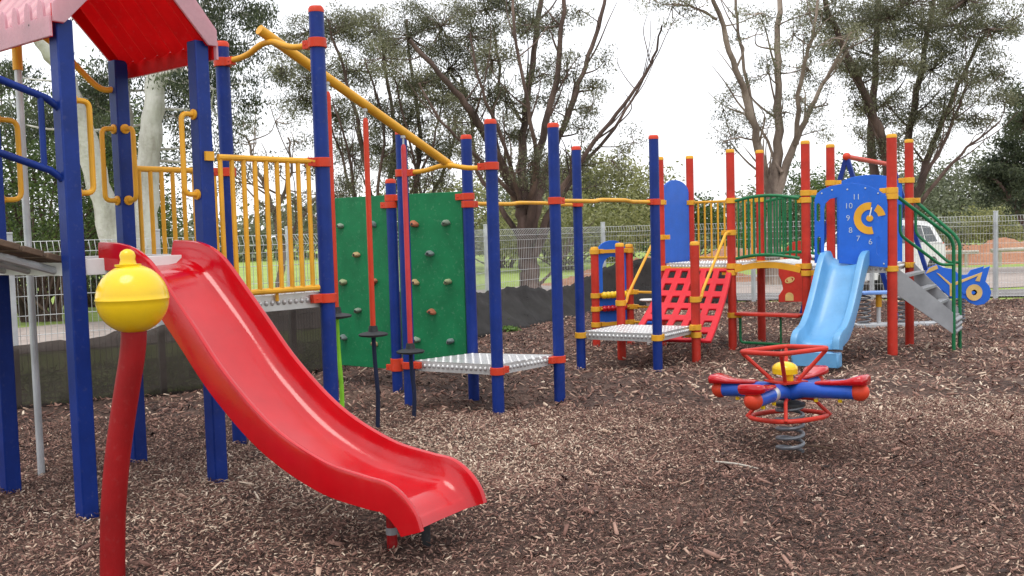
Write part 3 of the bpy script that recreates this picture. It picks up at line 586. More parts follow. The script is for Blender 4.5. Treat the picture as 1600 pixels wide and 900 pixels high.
# ------------------------------------------------------------------ bent red post with the yellow ball
Yb = 4.19; bp = thing('ball_post', 'bent red post topped with a glossy yellow ball in the left foreground', 'post', G(175, 905))
b = MB(); P = [V(x, y, Yb) for x, y in ((176, 915), (176, 860), (177, 800), (182, 730), (190, 665), (199, 605), (206, 560), (209, 525), (208, 490))]; P[0].z = -.05
b.tube(smoothpath(P, 5), .0535, 24); b.build('tube', DRED, bp)
bc = V(207, 467, Yb); b = MB(); r = .152; k = 20
b.lathe([(max(.001, r * math.sin(math.pi * i / k)), -r * math.cos(math.pi * i / k)) for i in range(k // 2)] + [(r, -.004), (r + .002, -.002), (r + .002, .002), (r, .004)] + [(max(.001, r * math.sin(math.pi * i / k)), -r * math.cos(math.pi * i / k)) for i in range(k // 2 + 1, k + 1)], bc, 40)
bl = b.build('ball', YELB, bp, angle=60)
kc = bc + Vector((-.012, 0, r + .012)); b = MB(); b.lathe([(.055, -.022), (.056, -.012), (.036, -.01), (.031, .008), (.034, .025), (.028, .042), (.014, .052), (.001, .055)], kc, 24); b.build('knob', YELB, bl)
# ------------------------------------------------------------------ red post playhouse
RA, RA2, R1030, R1076 = Vector((2.64, 11.5, 0)), Vector((3.16, 12.15, 0)), Vector((1.90, 12.15, 0)), Vector((2.40, 12.8, 0))
RB, RC, RB2, RC2 = Vector((3.36, 10.93, 0)), Vector((4.18, 10.53, 0)), Vector((3.85, 11.55, 0)), Vector((4.73, 11.4, 0))
P931, P982 = Vector((1.06, 12.2, 0)), Vector((1.53, 12.45, 0))
ph = thing('playhouse', 'red post play structure with blue clock panel, light blue slide, bridge and steps', 'play structure', (3.2, 11.3, 0))
def rp(p, h, cl, **k): return rpost(ph, p, h, ORED if False else RED, YEL, YEL, cl, **k)
rp(RA, 2.37, [(1.78, RB), (1.4, R1030), (1.0, RB), (.92, R1030), (.41, RB)]); rp(RA2, 2.4, [(1.8, R1076), (1.0, RB2)])
rp(R1030, 2.35, [(1.80, R1076), (1.36, RA), (.97, RA)]); rp(R1076, 2.4, [(1.80, R1030), (1.02, RA2)])
rp(RB, 2.4, [(1.83, RC), (1.75, RA), (1.0, RA), (.92, RC)]); rp(RC, 2.41, [(1.82, RB), (1.755, RC2), (.965, RC2)], r=.054)
rp(RB2, 2.4, [(1.96, RC2), (1.0, RA2)]); rp(RC2, 2.42, [(1.96, RB2), (1.72, RC2 + U), (.96, RC)])
rp(D970, 1.3, [(.63, P931), (.34, R900)]); rp(D1088, 1.3, [(.68, RA), (.37, R1018), (.285, D970)])
rp(P931, 1.24, [(1.2, P982), (.64, P982), (.47, P982), (.27, P982)]); rp(P982, 1.26, [(1.2, P931), (.66, R1030), (.47, R1030), (.27, P931)])
# decks
plate_deck(ph, [RA + Vector((-.03, .06, 0)), RA2 + Vector((-.06, 0, 0)), R1076 + Vector((0, -.06, 0)), R1030 + Vector((.06, 0, 0))], 1.03, .08)
plate_deck(ph, [RC + Vector((-.03, .06, 0)), RC2 + Vector((-.06, 0, 0)), RB2 + Vector((0, -.06, 0)), RB + Vector((.06, 0, 0))], 1.0, .08)
# tall arched blue panel
def arched(root, name, a, e, x0, x1, zb, zs, zt, mat, off=0, t=.02, holes=()):
    d = (e - a).normalized(); nrm = Vector((d.y, -d.x, 0)); L = (e - a).length; mid = (x0 + x1) / 2; hw = (x1 - x0) / 2
    P = [(x0, zb), (x1, zb)] + [(mid + hw * math.cos(math.radians(q)), zs + (zt - zs) * math.sin(math.radians(q))) for q in range(0, 181, 12)]
    f = lambda q: a + d * q[0] + nrm * off + Vector((0, 0, q[1])); b = MB(); b.prism([f(q) for q in P], nrm * t, [[f(q) for q in h] for h in holes]); return b.build(name, mat, root, bevel=.003)
L76 = (R1076 - R1030).length
arched(ph, 'arched_panel', R1030, R1076, .06, L76 - .06, 1.02, 1.93, 2.09, BLUE2, -.01)
barrier(ph, R1076, RA2, 1.80, 1.07, YEL, 9)
gb = MB(); gb.tube([RA + Vector((.02, .04, 1.78)), RA + Vector((.06, .1, 1.78)), RA + Vector((.06, .1, 1.07)), RA + Vector((.02, .04, 1.03))], .014, 8); gb.build('grab_rail', YEL, ph)
# bridge: arched deck between yellow side beams, bowed green railings
def arch3(a, e, t, z, rise): return lerp(a, e, t) + Vector((0, 0, z + rise * math.sin(math.pi * t)))
b = MB(); K = 12; off = Vv * .05; vs = []
for i in range(K + 1):
    t = i / K; vs += [arch3(RA, RB, t, .985, .07) + off, arch3(RA2, RB2, t, .985, .07) - off]
b.add(vs + [p - Vector((0, 0, .03)) for p in vs], [(2 * i, 2 * i + 1, 2 * i + 3, 2 * i + 2) for i in range(K)] + [(2 * i + 2 * K + 2, 2 * i + 2 * K + 4, 2 * i + 2 * K + 5, 2 * i + 2 * K + 3) for i in range(K)] + [(2 * i, 2 * i + 2, 2 * i + 2 * K + 4, 2 * i + 2 * K + 2) for i in range(K)] + [(2 * i + 1, 2 * i + 2 * K + 3, 2 * i + 2 * K + 5, 2 * i + 3) for i in range(K)])
bridge = b.build('bridge_deck', WHITE, ph)
for a, e, o_ in ((RA, RB, -.02), (RA2, RB2, .02)):
    b = MB(); d = (e - a).normalized()
    for i in range(10):
        t0, t1 = .06 + .88 * i / 10, .06 + .88 * (i + 1) / 10; b.bar(arch3(a, e, t0, .945, .07) + Vv * o_, arch3(a, e, t1, .945, .07) + Vv * o_, .035, .07)
    b.build('side_beam', YEL, bridge)
barrier(ph, RA, RB, 1.76, 1.075, GRN, 11, rise=.06, bow=.07, r=.019, rb=.012); barrier(ph, RA2, RB2, 1.76, 1.075, GRN, 11, rise=.06, bow=-.05, r=.019, rb=.012)
# bench under the bridge
b = MB(); d = (RB - RA).normalized(); nb = Vector((d.y, -d.x, 0)); b.bar(RA + d * .07 + Vector((0, 0, .43)), RB - d * .06 + Vector((0, 0, .43)), .2, .035); bench = b.build('bench_seat', RED, ph, bevel=.008)
b = MB(); b.tube(fillet([RA + d * .1 + Vector((0, 0, .42)), RA + d * .1 + Vector((0, 0, .085)), RB - d * .05 + Vector((0, 0, .085)), RB - d * .05 + Vector((0, 0, .42))], .05), .017, 10); b.tube([lerp(RA, RB, .66) + Vector((0, 0, .09)), lerp(RA, RB, .66) + Vector((0, 0, .42))], .013, 8); b.build('bench_frame', GRN, bench)
# clock panel (front) and plain panel (back)
dC = (RC - RB).normalized(); nC = Vector((dC.y, -dC.x, 0)); q0, q1 = RB + nC * .03, RC + nC * .03
px = lambda L: [PV(x, y, q0, q1) for x, y in L]
outl = [(1273, 411), (1273, 312), (1277, 302), (1285, 296), (1297, 291), (1312, 288), (1330, 286), (1348, 288), (1362, 292), (1374, 298), (1385, 306), (1387, 318), (1387, 418), (1311, 411), (1310, 308), (1297, 311), (1290, 318), (1288, 326), (1288, 411)]
slot = lambda cx, cy, w, h: [(cx - w, cy - h), (cx, cy - h - w), (cx + w, cy - h), (cx + w, cy + h), (cx, cy + h + w), (cx - w, cy + h)]
b = MB(); b.prism(px(outl), nC * .02, [px(slot(1279, 332, 3, 12)), px(slot(1280, 384, 3, 12)), px(slot(1374, 331, 3, 11)), px(slot(1373, 384, 3, 12))]); ck = b.build('clock_panel', BLUE2, ph, bevel=.002)
q0f, q1f = q0 + nC * .0215, q1 + nC * .0215; pf = lambda L: [PV(x, y, q0f, q1f) for x, y in L]
b = MB(); b.prism(pf(arc((1359, 341), 25, -270, -55, 26) + list(reversed(arc((1359, 341), 13.5, -270, -55, 26)))), nC * .006); b.build('dial_ring', YEL, ck, bevel=.001) if False else None
ring = [(1359 + r_ * math.cos(math.radians(a)), 341 - r_ * math.sin(math.radians(a))) for r_, rng in ((25, range(84, 286, 8)), (13.5, range(284, 82, -8))) for a in rng]
seg = [(1359 + r_ * math.cos(math.radians(a)), 341 - r_ * math.sin(math.radians(a))) for r_, rng in ((25, range(12, 62, 8)), (13.5, range(60, 10, -8))) for a in rng]
b = MB(); b.prism(pf(ring), nC * .006); b.prism(pf(seg), nC * .006); b.build('dial_ring', YEL, ck)
b = MB(); cc = PV(1359, 341, q0f, q1f); Rn = Matrix((dC, Vector((0, 0, 1)), nC)).transposed(); b.lathe([(.036, 0), (.036, .012), (.001, .014)], cc, 20, R=Rn); b.build('dial_hub', YEL, ck)
b = MB(); b.prism(pf([(1358, 338), (1360, 338), (1363, 324), (1361, 324)]), nC * .014); b.build('clock_hand', WHITE, ck)
GREYN = paint('pale_grey_numerals', (.42, .50, .62), .5)
def text3(s, p, h, xd, nd, mat, name, parent):
    cu = bpy.data.curves.new('lettering', 'FONT'); cu.body = s; cu.size = h * 1.4; cu.align_x = 'CENTER'; cu.align_y = 'CENTER'; cu.extrude = .001
    to = bpy.data.objects.new('lettering', cu); COL.objects.link(to); dg = bpy.context.evaluated_depsgraph_get(); me = to.evaluated_get(dg).to_mesh()
    Rm = Matrix((xd, Vector((0, 0, 1)), nd)).transposed(); b = MB(); b.add([p + Rm @ v.co for v in me.vertices], [tuple(f.vertices) for f in me.polygons]); to.to_mesh_clear(); bpy.data.objects.remove(to); bpy.data.curves.remove(cu)
    return b.build(name, mat, parent)
for s, x, y in (('11', 1338, 308), ('10', 1326, 322), ('9', 1325, 341), ('8', 1329, 360), ('7', 1341, 373), ('6', 1360, 378)):
    text3(s, PV(x, y, q0f, q1f) + nC * .0012, .062, dC, nC, GREYN, 'numeral', ck)
for x, y in ((1284, 302), (1300, 297), (1324, 296), (1352, 294), (1372, 302), (1381, 412)): b = MB(); b.lathe([(.009, 0), (.009, .004), (.001, .006)], PV(x, y, q0f, q1f), 10, R=Rn); b.build('bolt', GALV, ck)
LC = (RC2 - RB2).length; arched(ph, 'back_panel', RB2, RC2, .07, LC - .08, 1.0, 1.90, 2.04, BLUE2, -.01)
# light blue slide
ldir = Vector((math.cos(math.radians(234)), math.sin(math.radians(234)), 0)); lp = Vector((3.77, 10.77, 0))
ls, _, ln = sag(ph, 'slide', lp, ldir, [(-.02, 1.17, .11), (.10, 1.165, .16), (.22, 1.11, .17), (.36, .95, .16), (.52, .74, .15), (.70, .54, .145), (.86, .42, .15), (.98, .385, .15), (1.07, .355, .15), (1.13, .29, .14), (1.15, .2, .12)], .255, .14, LSLIDE, 'short wavy light blue plastic slide', th=2.2)
b = MB(); pts = [lp + ldir * 1.135 + ln * x + Vector((0, 0, z)) for x, z in ((-.25, .0), (.25, .0), (.25, .16), (-.25, .16))]; b.prism(pts, -ldir * .12); b.build('foot', LSLIDE, ls, bevel=.02)
# steps with green hand rails
T0a, T0b = RC + Vector((.05, .05, 0)), RC2 + Vector((.03, -.06, 0)); T1a, T1b = Vector((4.92, 10.67, 0)), Vector((5.19, 11.1, 0)); st = MB(); w2 = .19
for a, e in ((T0a, T1a), (T0b, T1b)): 
    P = [a + Vector((0, 0, .985)), a + Vector((0, 0, .985 - .3)), e + Vector((0, 0, .20)), e + Vector((0, 0, .44))]; d = (e - a).normalized(); st = MB(); st.prism(P, Vector((d.y, -d.x, 0)) * .012); st.build('stair_stringer', STEEL, ph, bevel=.002)

for i in range(4):
    t0, t1 = i / 4, (i + 1) / 4; z = .985 - (i + .55) * .165; q = [lerp(T0a, T1a, t0 + .06) + Vv * .014, lerp(T0a, T1a, t1) + Vv * .014, lerp(T0b, T1b, t1) - Vv * .002, lerp(T0b, T1b, t0 + .06) - Vv * .002]
    b = MB(); b.prism([p + Vector((0, 0, z)) for p in q], (0, 0, -.03)); 
    if i == 3:
        for k in range(3): f0, f1 = q[1] + Vector((.004, 0, z - .05 - k * .06)), q[2] + Vector((.004, 0, z - .05 - k * .06)); b.tube([f0, f1], .028, 8)
    b.build('tread', STEEL, ph, bevel=.003)
for a, e, c0 in ((RC, T1a, RC), (RC2, T1b, RC2)):
    d = (e - a).normalized(); a_ = a + d * .06; b = MB(); L = (e - a).length; zt = 1.755 if a is RC else 1.72
    b.tube(fillet([a_ + Vector((0, 0, zt)), e - d * .05 + Vector((0, 0, 1.30)), e + Vector((0, 0, 1.2)), e + Vector((0, 0, -.05))], .08), .02, 12)
    m1_ = a + d * L * .13; lo = [m1_ + Vector((0, 0, zt - .09)), m1_ + Vector((0, 0, 1.33)), a + d * L * .78 + Vector((0, 0, .985)), e + Vector((0, 0, .985))]
    b.tube(fillet(lo, .06), .017, 10); b.build('hand_rail', GRN, ph)
# lattice climber
top0, top1 = R1030 + (RA - R1030).normalized() * .1, RA + (R1030 - RA).normalized() * .02; bo0, bo1 = D970 + (D1088 - D970) * .12 + Vv * .02, D1088 + (D1088 - D970) * .12 + Vv * .06
def lat(u, w):
    t_ = lerp(top0, top1, u); o_ = lerp(bo0, bo1, u); k = lerp(t_, o_, .40) + Vector((.0, 0, 0)); P = [t_ + Vector((0, 0, .965)), k + Vector((0, 0, .50)), o_ + Vector((0, 0, .20))]
    return P[0] * (1 - w) ** 2 + P[1] * 2 * w * (1 - w) * 1.0 + P[2] * w * w
b = MB(); NU, NW = 5, 6; gu = sorted({round((i + f) / NU, 4) for i in range(NU) for f in (0, .23, .77, 1)}); gw = sorted({round((j + f) / NW, 4) for j in range(NW) for f in (0, .22, .78, 1)})
gu[0], gu[-1] = -.04, 1.04
b.add([lat(u_, w_) for w_ in gw for u_ in gu], [(j * len(gu) + i, j * len(gu) + i + 1, (j + 1) * len(gu) + i + 1, (j + 1) * len(gu) + i) for j in range(len(gw) - 1) for i in range(len(gu) - 1) if not (i % 3 == 1 and j % 3 == 1)])
for i in range(0):
    for j in range(18): b.bar(lat(i / NU, j / 18), lat(i / NU, (j + 1.02) / 18), .085 if i in (0, NU) else .078, .035)
for j in range(0):
    for i in range(NU): b.bar(lat(i / NU, j / NW) + Vector((0, 0, .003)), lat((i + 1) / NU, j / NW) + Vector((0, 0, .003)), .082, .035)
b.build('lattice_climber', paint('red_lattice_plastic', (.58, .018, .03), .38, scuff=.12), ph)
lt = bpy.data.objects['lattice_climber']; so = lt.modifiers.new('thickness', 'SOLIDIFY'); so.thickness = .04; so.offset = 0; bv = lt.modifiers.new('bevel', 'BEVEL'); bv.width = .012; bv.segments = 2
for a, e, z0, z1 in ((D1088, RA, .68, 1.4), (D970, R1030, .62, 1.38)):
    d = (e - a).normalized(); b = MB(); b.tube(fillet([a + d * .07 + Vector((0, 0, z0 - .0)), a + d * .16 + Vector((0, 0, z0)), a + d * .2 + Vector((0, 0, z0 + .08)), e - d * .16 + Vector((0, 0, z1)), e - d * .06 + Vector((0, 0, z1))], .05), .017, 10); b.build('hand_rail', YEL, ph)
b = MB(); b.bar(R1030 + Vector((.05, -.05, .955)), RA + Vector((-.05, .05, .955)), .04, .05); b.build('cross_rail', YEL, ph)
# bead rails with the arched blue panel
dA = (P982 - P931).normalized(); LA = (P982 - P931).length
hole = [(LA * .5 - .15 + .0, .62), (LA * .5 + .15, .62)] + [(LA * .5 + .15 * math.cos(math.radians(q)), .98 + .15 * math.sin(math.radians(q))) for q in range(0, 181, 20)]
arched(ph, 'abacus_panel', P931, P982, .05, LA - .05, .27, 1.2, 1.335, BLUE2, -.02, holes=[hole])
nA = Vector((dA.y, -dA.x, 0))
for z, m_, nb_ in ((.64, YELB, 6), (.47, SLIDE, 6)):
    b = MB(); b.tube([P931 + dA * .05 + nA * .05 + Vector((0, 0, z)), P982 - dA * .05 + nA * .05 + Vector((0, 0, z))], .014, 10); rl = b.build('bead_rail', YEL, ph)
    for i in range(nb_): b = MB(); b.ball(P931 + dA * (.1 + i * .062) + nA * .05 + Vector((0, 0, z)), .046 if z > .5 else .04, 14); b.build('bead', m_, rl)
for z in (1.2, .27): b = MB(); b.bar(P931 + dA * .06 + nA * .03 + Vector((0, 0, z)), P982 - dA * .06 + nA * .03 + Vector((0, 0, z)), .03, .045); b.build('cross_rail', YEL, ph)
for z in (.66, .47, .27):
    b = MB(); e = R1030 - (R1030 - P982).normalized() * .06; a = P982 + (R1030 - P982).normalized() * .06; b.tube([v3(a, z), v3(e, z)], .016, 10); rl = b.build('cross_rail', YEL, ph)
    if z == .27:
        for i in range(4): b = MB(); b.ball(v3(lerp(a, e, .35 + i * .13), z), .038, 12); b.build('bead', BLUE2, rl)
b = MB(); sc = Vector((1.75, 12.3, .56)); b.lathe([(.001, -.03), (.09, -.02), (.12, .0), (.11, .012), (.001, .015)], sc, 20); b.cyl(sc, -.05, .54, .03, 12); b.build('counter_disc', WHITE, ph)

# ------------------------------------------------------------------ four seat spring rider
sp = Vector((1.83, 6.34, 0)); sr = thing('spring_rider', 'four seat red and blue spring rider standing alone on the mulch', 'spring rider', sp)
TL = Matrix.Rotation(math.radians(-2.5), 4, 'Y') @ Matrix.Rotation(math.radians(-3), 4, 'X')
def tl(x, y, z): return sp + Vector((-.02, 0, .36)) + (TL @ Vector((x, y, z - .36)))
b = MB(); P = []
for i in range(5 * 20 + 1):
    t = i / 100; a = 2 * math.pi * 5.2 * t; P.append(sp + Vector((.085 * math.cos(a), .085 * math.sin(a), -.03 + .33 * t)))
b.tube(P, .0125, 8); b.build('spring', paint('grey_spring_steel', (.16, .17, .19), .4, metal=.4), sr)
b = MB(); b.lathe([(.1, .285), (.1, .30), (.001, .302)], sp, 20); b.build('spring_plate', RUB, sr)
phi = math.radians(-40)
for k in range(4):
    a = phi + k * math.pi / 2; cx, sy = math.cos(a), math.sin(a); b = MB()
    b.tube([tl(cx * .03, sy * .03, .37), tl(cx * .12, sy * .12, .392), tl(cx * .46, sy * .46, .385)], [.05, .052, .05], 18); ar = b.build('arm', paint('blue_arm_plastic', (.025, .10, .50), .35, coat=.2) if k == 0 else bpy.data.materials['blue_arm_plastic'], sr)
    b = MB(); b.ball(tl(cx * .49, sy * .49, .385), .06, 18); b.build('end_ball', ORED, ar)
    b = MB(); Rk = TL.to_3x3() @ Matrix.Rotation(a, 3, 'Z')
    secs = [(.21, .03, .02), (.26, .05, .028), (.33, .055, .028), (.41, .062, .036), (.47, .080, .056), (.525, .086, .066), (.54, .072, .056)]; vs = []; n_ = 12
    for s0, hw, hh in secs:
        for j in range(n_):
            q = 2 * math.pi * j / n_; ex_ = abs(math.cos(q)) ** .45 * math.copysign(1, math.cos(q)); ez = abs(math.sin(q)) ** .45 * math.copysign(1, math.sin(q)); vs.append(tl(0, 0, .36) + Rk @ Vector((s0, hw * ex_, .068 + hh * .5 + ez * hh * .5)))
    b.add(vs, [(i * n_ + j, i * n_ + (j + 1) % n_, (i + 1) * n_ + (j + 1) % n_, (i + 1) * n_ + j) for i in range(len(secs) - 1) for j in range(n_)] + [tuple(range(n_ - 1, -1, -1)), tuple((len(secs) - 1) * n_ + j for j in range(n_))])
    b.build('seat', SLIDE, ar, angle=60)
    if k != 1:
        for q in (.2, .36): b = MB(); b.lathe([(.014, -.02), (.014, .0)], tl(cx * q, sy * q, .335), 10); b.build('bolt_cap', YELB, ar)
    if k == 3: b = MB(); Rz = Matrix((Vector((-sy, cx, 0)), Vector((0, 0, 1)), Vector((cx, sy, 0)))).transposed(); b.lathe([(.0515, 0), (.0525, .002), (.0525, .05), (.0515, .052)], tl(cx * .2, sy * .2, .39), 18, R=Rz); b.build('sticker_band', ALU, ar)
def ringpts(r, ph0, z, n=4): return [(r * math.cos(ph0 + i * 2 * math.pi / n), r * math.sin(ph0 + i * 2 * math.pi / n), z) for i in range(n)]
def closed_round(q, rad):
    n = len(q); o = []; P = [Vector(p) for p in q]
    for i in range(n):
        a, c, d = P[i - 1], P[i], P[(i + 1) % n]; s, e = c + (a - c).normalized() * rad, c + (d - c).normalized() * rad
        for k in range(6): t = k / 5; o.append(s * (1 - t) ** 2 + c * 2 * t * (1 - t) + e * t * t)
    return o
hp = math.radians(-19); CR = closed_round(ringpts(.295, hp, .655), .07); b = MB(); b.tube([tl(*p) for p in CR], .016, 10, closed=True)
for q in ringpts(.27, hp, .645): b.tube([tl(*q), tl(q[0] * .28, q[1] * .28, .445)], .0135, 8)
b.box(tl(0, 0, .448), .2, .2, .012, hp + .78); b.build('hand_ring', RED, sr)
CR = closed_round(ringpts(.32, hp, .215), .2); b = MB(); b.tube([tl(*p) for p in CR], .016, 10, closed=True)
for q in ringpts(.27, hp, .215): b.tube([tl(*q), tl(q[0] * .62, q[1] * .62, .325), tl(q[0] * .2, q[1] * .2, .335)], .0125, 8)
b.build('foot_ring', RED, sr)
b = MB(); b.lathe([(.025, .44), (.025, .50)], tl(0, 0, 0), 12); b.build('stem', YELB, sr)
b = MB(); b.ball(tl(0, 0, .53), .085, 20, sq=(1, 1, .58)); b.lathe([(.083, -.03), (.084, -.005)], tl(0, 0, .53), 20); b.build('yellow_dome', YELB, sr)

# ------------------------------------------------------------------ riders, swing behind the playhouse
def cut(root, name, poly, Y, mat, t=.02, parent=None): b = MB(); b.prism([V(x, y, Y) for x, y in poly], (0, t, 0)); return b.build(name, mat, parent or root, bevel=.002)
def coil(root, x, y, z0, z1, r, turns, w, mat, parent=None):
    b = MB(); n_ = turns * 16; b.tube([Vector((x + r * math.cos(2 * math.pi * i / 16), y + r * math.sin(2 * math.pi * i / 16), lerp(z0, z1, i / n_))) for i in range(n_ + 1)], w, 6); return b.build('spring', mat, parent or root)
Ym = 13.45; mr = thing('motorcycle_rider', 'spring seesaw with a blue and yellow motorcycle cut out, behind the grey steps', 'spring rider', (5.6, Ym + .15, 0))
body = [(1445, 428), (1452, 418), (1464, 413), (1474, 418), (1490, 421), (1500, 430), (1512, 429), (1517, 422), (1538, 416), (1536, 420), (1547, 416), (1540, 440), (1546, 447), (1549, 457), (1546, 468), (1538, 475), (1526, 477), (1515, 473), (1507, 466), (1486, 466), (1472, 453), (1458, 440)]
CREAM = paint('cream_yellow_panel', (.66, .44, .16), .5)
for Y in (Ym, Ym + .3):
    pn = cut(mr, 'motorcycle_panel', body, Y, BLUE2)
    if Y == Ym:
        f = Y - .007
        cut(mr, 'fairing', [(1446, 428), (1452, 419), (1464, 414), (1466, 420), (1456, 424)], f, CREAM, .006, pn)
        cut(mr, 'stripe', [(1463, 426), (1468, 428), (1486, 443), (1500, 438), (1530, 427), (1535, 425), (1531, 440), (1524, 439), (1528, 431), (1502, 442), (1488, 448), (1488, 463), (1484, 463), (1484, 446)], f, CREAM, .006, pn)
        b = MB(); cw = V(1522, 457, f); Ry = Matrix.Rotation(math.radians(90), 3, 'X'); b.lathe([(.115, -.0), (.115, .006), (.04, .006), (.04, 0)], cw, 28, R=Ry); b.build('wheel_disc', CREAM, pn)
        b = MB(); cut(mr, 'axle_arm', [(1504, 455), (1522, 455), (1525, 457), (1522, 460), (1504, 459)], f - .004, BLUE2, .004, pn)
b = MB(); b.box(V(1412, 456, Ym + .16), 1.25, .26, .04); b.build('plank', paint('pale_blue_plank', (.16, .30, .66), .4), mr, bevel=.008)
for x in (1350, 1406, 1500):
    p = V(x, 470, Ym + .16); coil(mr, p.x, p.y, .03, .47 if x != 1500 else .36, .085 if x != 1500 else .06, 7, .011, bpy.data.materials['grey_spring_steel'])
b = MB(); p0, p1 = V(1340, 510, Ym + .16), V(1462, 505, Ym + .16); b.box(((p0.x + p1.x) / 2, Ym + .16, .01), p1.x - p0.x + .1, .26, .05); b.build('base_frame', GALV, mr, bevel=.004)
p = V(1373, 480, Ym + .16); b = MB(); b.cyl(p, 0, .48, .03, 12); o = b.build('centre_post', GALV, mr); b = MB(); b.cyl(p, .27, .45, .042, 14); b.build('damper', YEL, o)
Yr = 14.0; rr_ = thing('spring_rider', 'red cut out spring rider with yellow planet, seen under the green bridge', 'spring rider', (4.3, Yr + .15, 0))
rb = [(1217, 418), (1262, 418), (1290, 422), (1296, 440), (1290, 471), (1217, 472), (1217, 462), (1224, 452), (1222, 440), (1217, 430)]
for Y in (Yr, Yr + .35):
    pn = cut(rr_, 'side_panel', rb, Y, RED)
    if Y == Yr:
        f = Y - .006; el = lambda a, b_, r0, r1, ro=.4: [(a + r0 * math.cos(q) * math.cos(ro) + r1 * math.sin(q) * math.sin(ro), b_ - r0 * math.cos(q) * math.sin(ro) + r1 * math.sin(q) * math.cos(ro)) for q in [i * math.pi / 10 for i in range(20)]]
        b = MB(); ring_o = el(1234, 437.5, 8, 4.5); b.prism([V(x, y, f) for x, y in ring_o], (0, .005, 0), [[V(x, y, f) for x, y in el(1234, 437.5, 6, 3)]]); b.prism([V(x, y, f - .001) for x, y in el(1234, 437.5, 3.6, 3.6)], (0, .004, 0)); b.build('planet', CREAM, pn)
        cut(rr_, 'yellow_patch', [(1227, 470)] + [(1233.5 - 6.5 * math.cos(math.radians(q)), 463 - 6 * math.sin(math.radians(q))) for q in range(0, 181, 20)] + [(1240, 470)], f, CREAM, .005, pn); cut(rr_, 'yellow_patch', [(1254, 470)] + [(1259 - 5 * math.cos(math.radians(q)), 463 - 6 * math.sin(math.radians(q))) for q in range(0, 181, 20)] + [(1264, 470)], f, CREAM, .005, pn)
cut(rr_, 'back_rest', [(1224, 420), (1226, 392), (1236, 379), (1250, 376), (1262, 384), (1268, 400), (1270, 420)], Yr + .2, RED, .03)
p = V(1272, 470, Yr + .18); coil(rr_, p.x, p.y, .0, .42, .09, 7, .012, bpy.data.materials['grey_spring_steel']); b = MB(); b.box((p.x, p.y, .40), .3, .36, .04); b.build('seat_plate', RUB, rr_, bevel=.005)
sw = thing('swing_frame', 'blue A-frame swing with red top bar behind the clock panel', 'swing', (5.3, 15, 0))
a_, e_ = V(1323, 245, 15.0), V(1395, 258, 17.2); b = MB(); b.tube([a_, e_], .04, 14); b.build('top_bar', ORED, sw); b = MB(); b.ball(a_, .065, 14); b.build('joint', ORED, sw)
dsw = (e_ - a_); dsw.z = 0; dsw.normalize(); nsw = Vector((-dsw.y, dsw.x, 0))
for p in (a_, e_):
    for k in (-1, 1): b = MB(); q = p + nsw * k * .75 - dsw * .0; q.z = -.05; b.bar(p, q, .07, .07); b.build('leg', BLUE, sw, bevel=.006)
# ------------------------------------------------------------------ white car beyond the fence
fd = Vector((-.72, -.69, 0)).normalized(); nr = Vector((-fd.y, fd.x, 0)); nr = nr if nr.dot(Vector((-1, -2, 0))) > 0 else -nr       # nr: the side facing the playground
rw = Vector((10.25, 23.4, -.075)); cc0 = rw + fd * 1.28 - nr * .78; car = thing('parked_car', 'white hatchback parked on the gravel behind the playhouse', 'car', (cc0.x, cc0.y, -.075))
def cp(x, y, z): return cc0 + fd * x + nr * y + Vector((0, 0, z))
prof = [(-1.98, .32), (-2.02, .62), (-1.98, .95), (1.2, .98), (1.85, .82), (2.02, .6), (2.0, .28)]
def arch_(cx): return [(cx + .36 * math.cos(math.radians(a)), .30 + .36 * math.sin(math.radians(a))) for a in range(0, 181, 20)]
low = [(-1.98, .32), (-2.03, .62), (-1.99, .95), (1.15, 1.0), (1.82, .86), (2.02, .6), (2.0, .25), (1.66, .25)] + arch_(1.3) + [(.94, .25), (-.92, .25)] + arch_(-1.28) + [(-1.64, .3)]
b = MB(); b.prism([cp(x, -.82, z) for x, z in low], nr * 1.64); body_ = b.build('body', CARW, car, bevel=.05)
gh = [(-1.97, .95), (-1.55, 1.50), (-.3, 1.57), (.35, 1.52), (1.2, .99)]; b = MB(); n_ = len(gh); vs = [cp(x, k * (.81 - (z - .95) * .28), z) for k in (-1, 1) for x, z in gh]
b.add(vs, [tuple(range(n_)), tuple(range(2 * n_ - 1, n_ - 1, -1))] + [(i, i + n_, (i + 1) % n_ + n_, (i + 1) % n_) for i in range(n_)]); b.build('cabin', CARW, car, bevel=.04)
for L_ in ([(-1.58, 1.02), (-1.38, 1.38), (-.95, 1.42), (-.95, 1.02)], [(-.88, 1.02), (-.88, 1.43), (-.05, 1.44), (-.05, 1.02)], [(.02, 1.02), (.02, 1.44), (.35, 1.40), (.98, 1.02)]):
    for k in (-1, 1): b = MB(); b.prism([cp(x, k * (.81 - (z - .95) * .28 + .006), z) for x, z in L_], nr * k * .004); b.build('window', GLASS, car)
for x0, x1, m_ in ((-1.94, -1.60, 'rear'), (1.12, .45, 'front')):
    z0, z1 = (1.0, 1.43) if m_ == 'rear' else (1.05, 1.46); b = MB(); o_ = -.012 if m_ == 'rear' else .012
    b.prism([cp(x0 + o_, -.68, z0), cp(x0 + o_, .68, z0), cp(x1 + o_, .6, z1), cp(x1 + o_, -.6, z1)], fd * o_ * .4 + Vector((0, 0, .004))); b.build('windscreen', GLASS, car)
for x in (-1.28, 1.3):
    for k in (-1, 1):
        c = cp(x, k * .72, .31); Rw = Matrix((fd, Vector((0, 0, 1)), nr * k)).transposed(); b = MB(); b.lathe([(.2, -.09), (.31, -.09), (.315, -.05), (.315, .06), (.30, .09), (.2, .09)], c, 28, R=Rw); w = b.build('wheel', RUB, car)
        b = MB(); b.lathe([(.2, .06), (.19, .085), (.08, .07), (.06, .09), (.001, .092)], c, 20, R=Rw); b.build('rim', GALV, w)
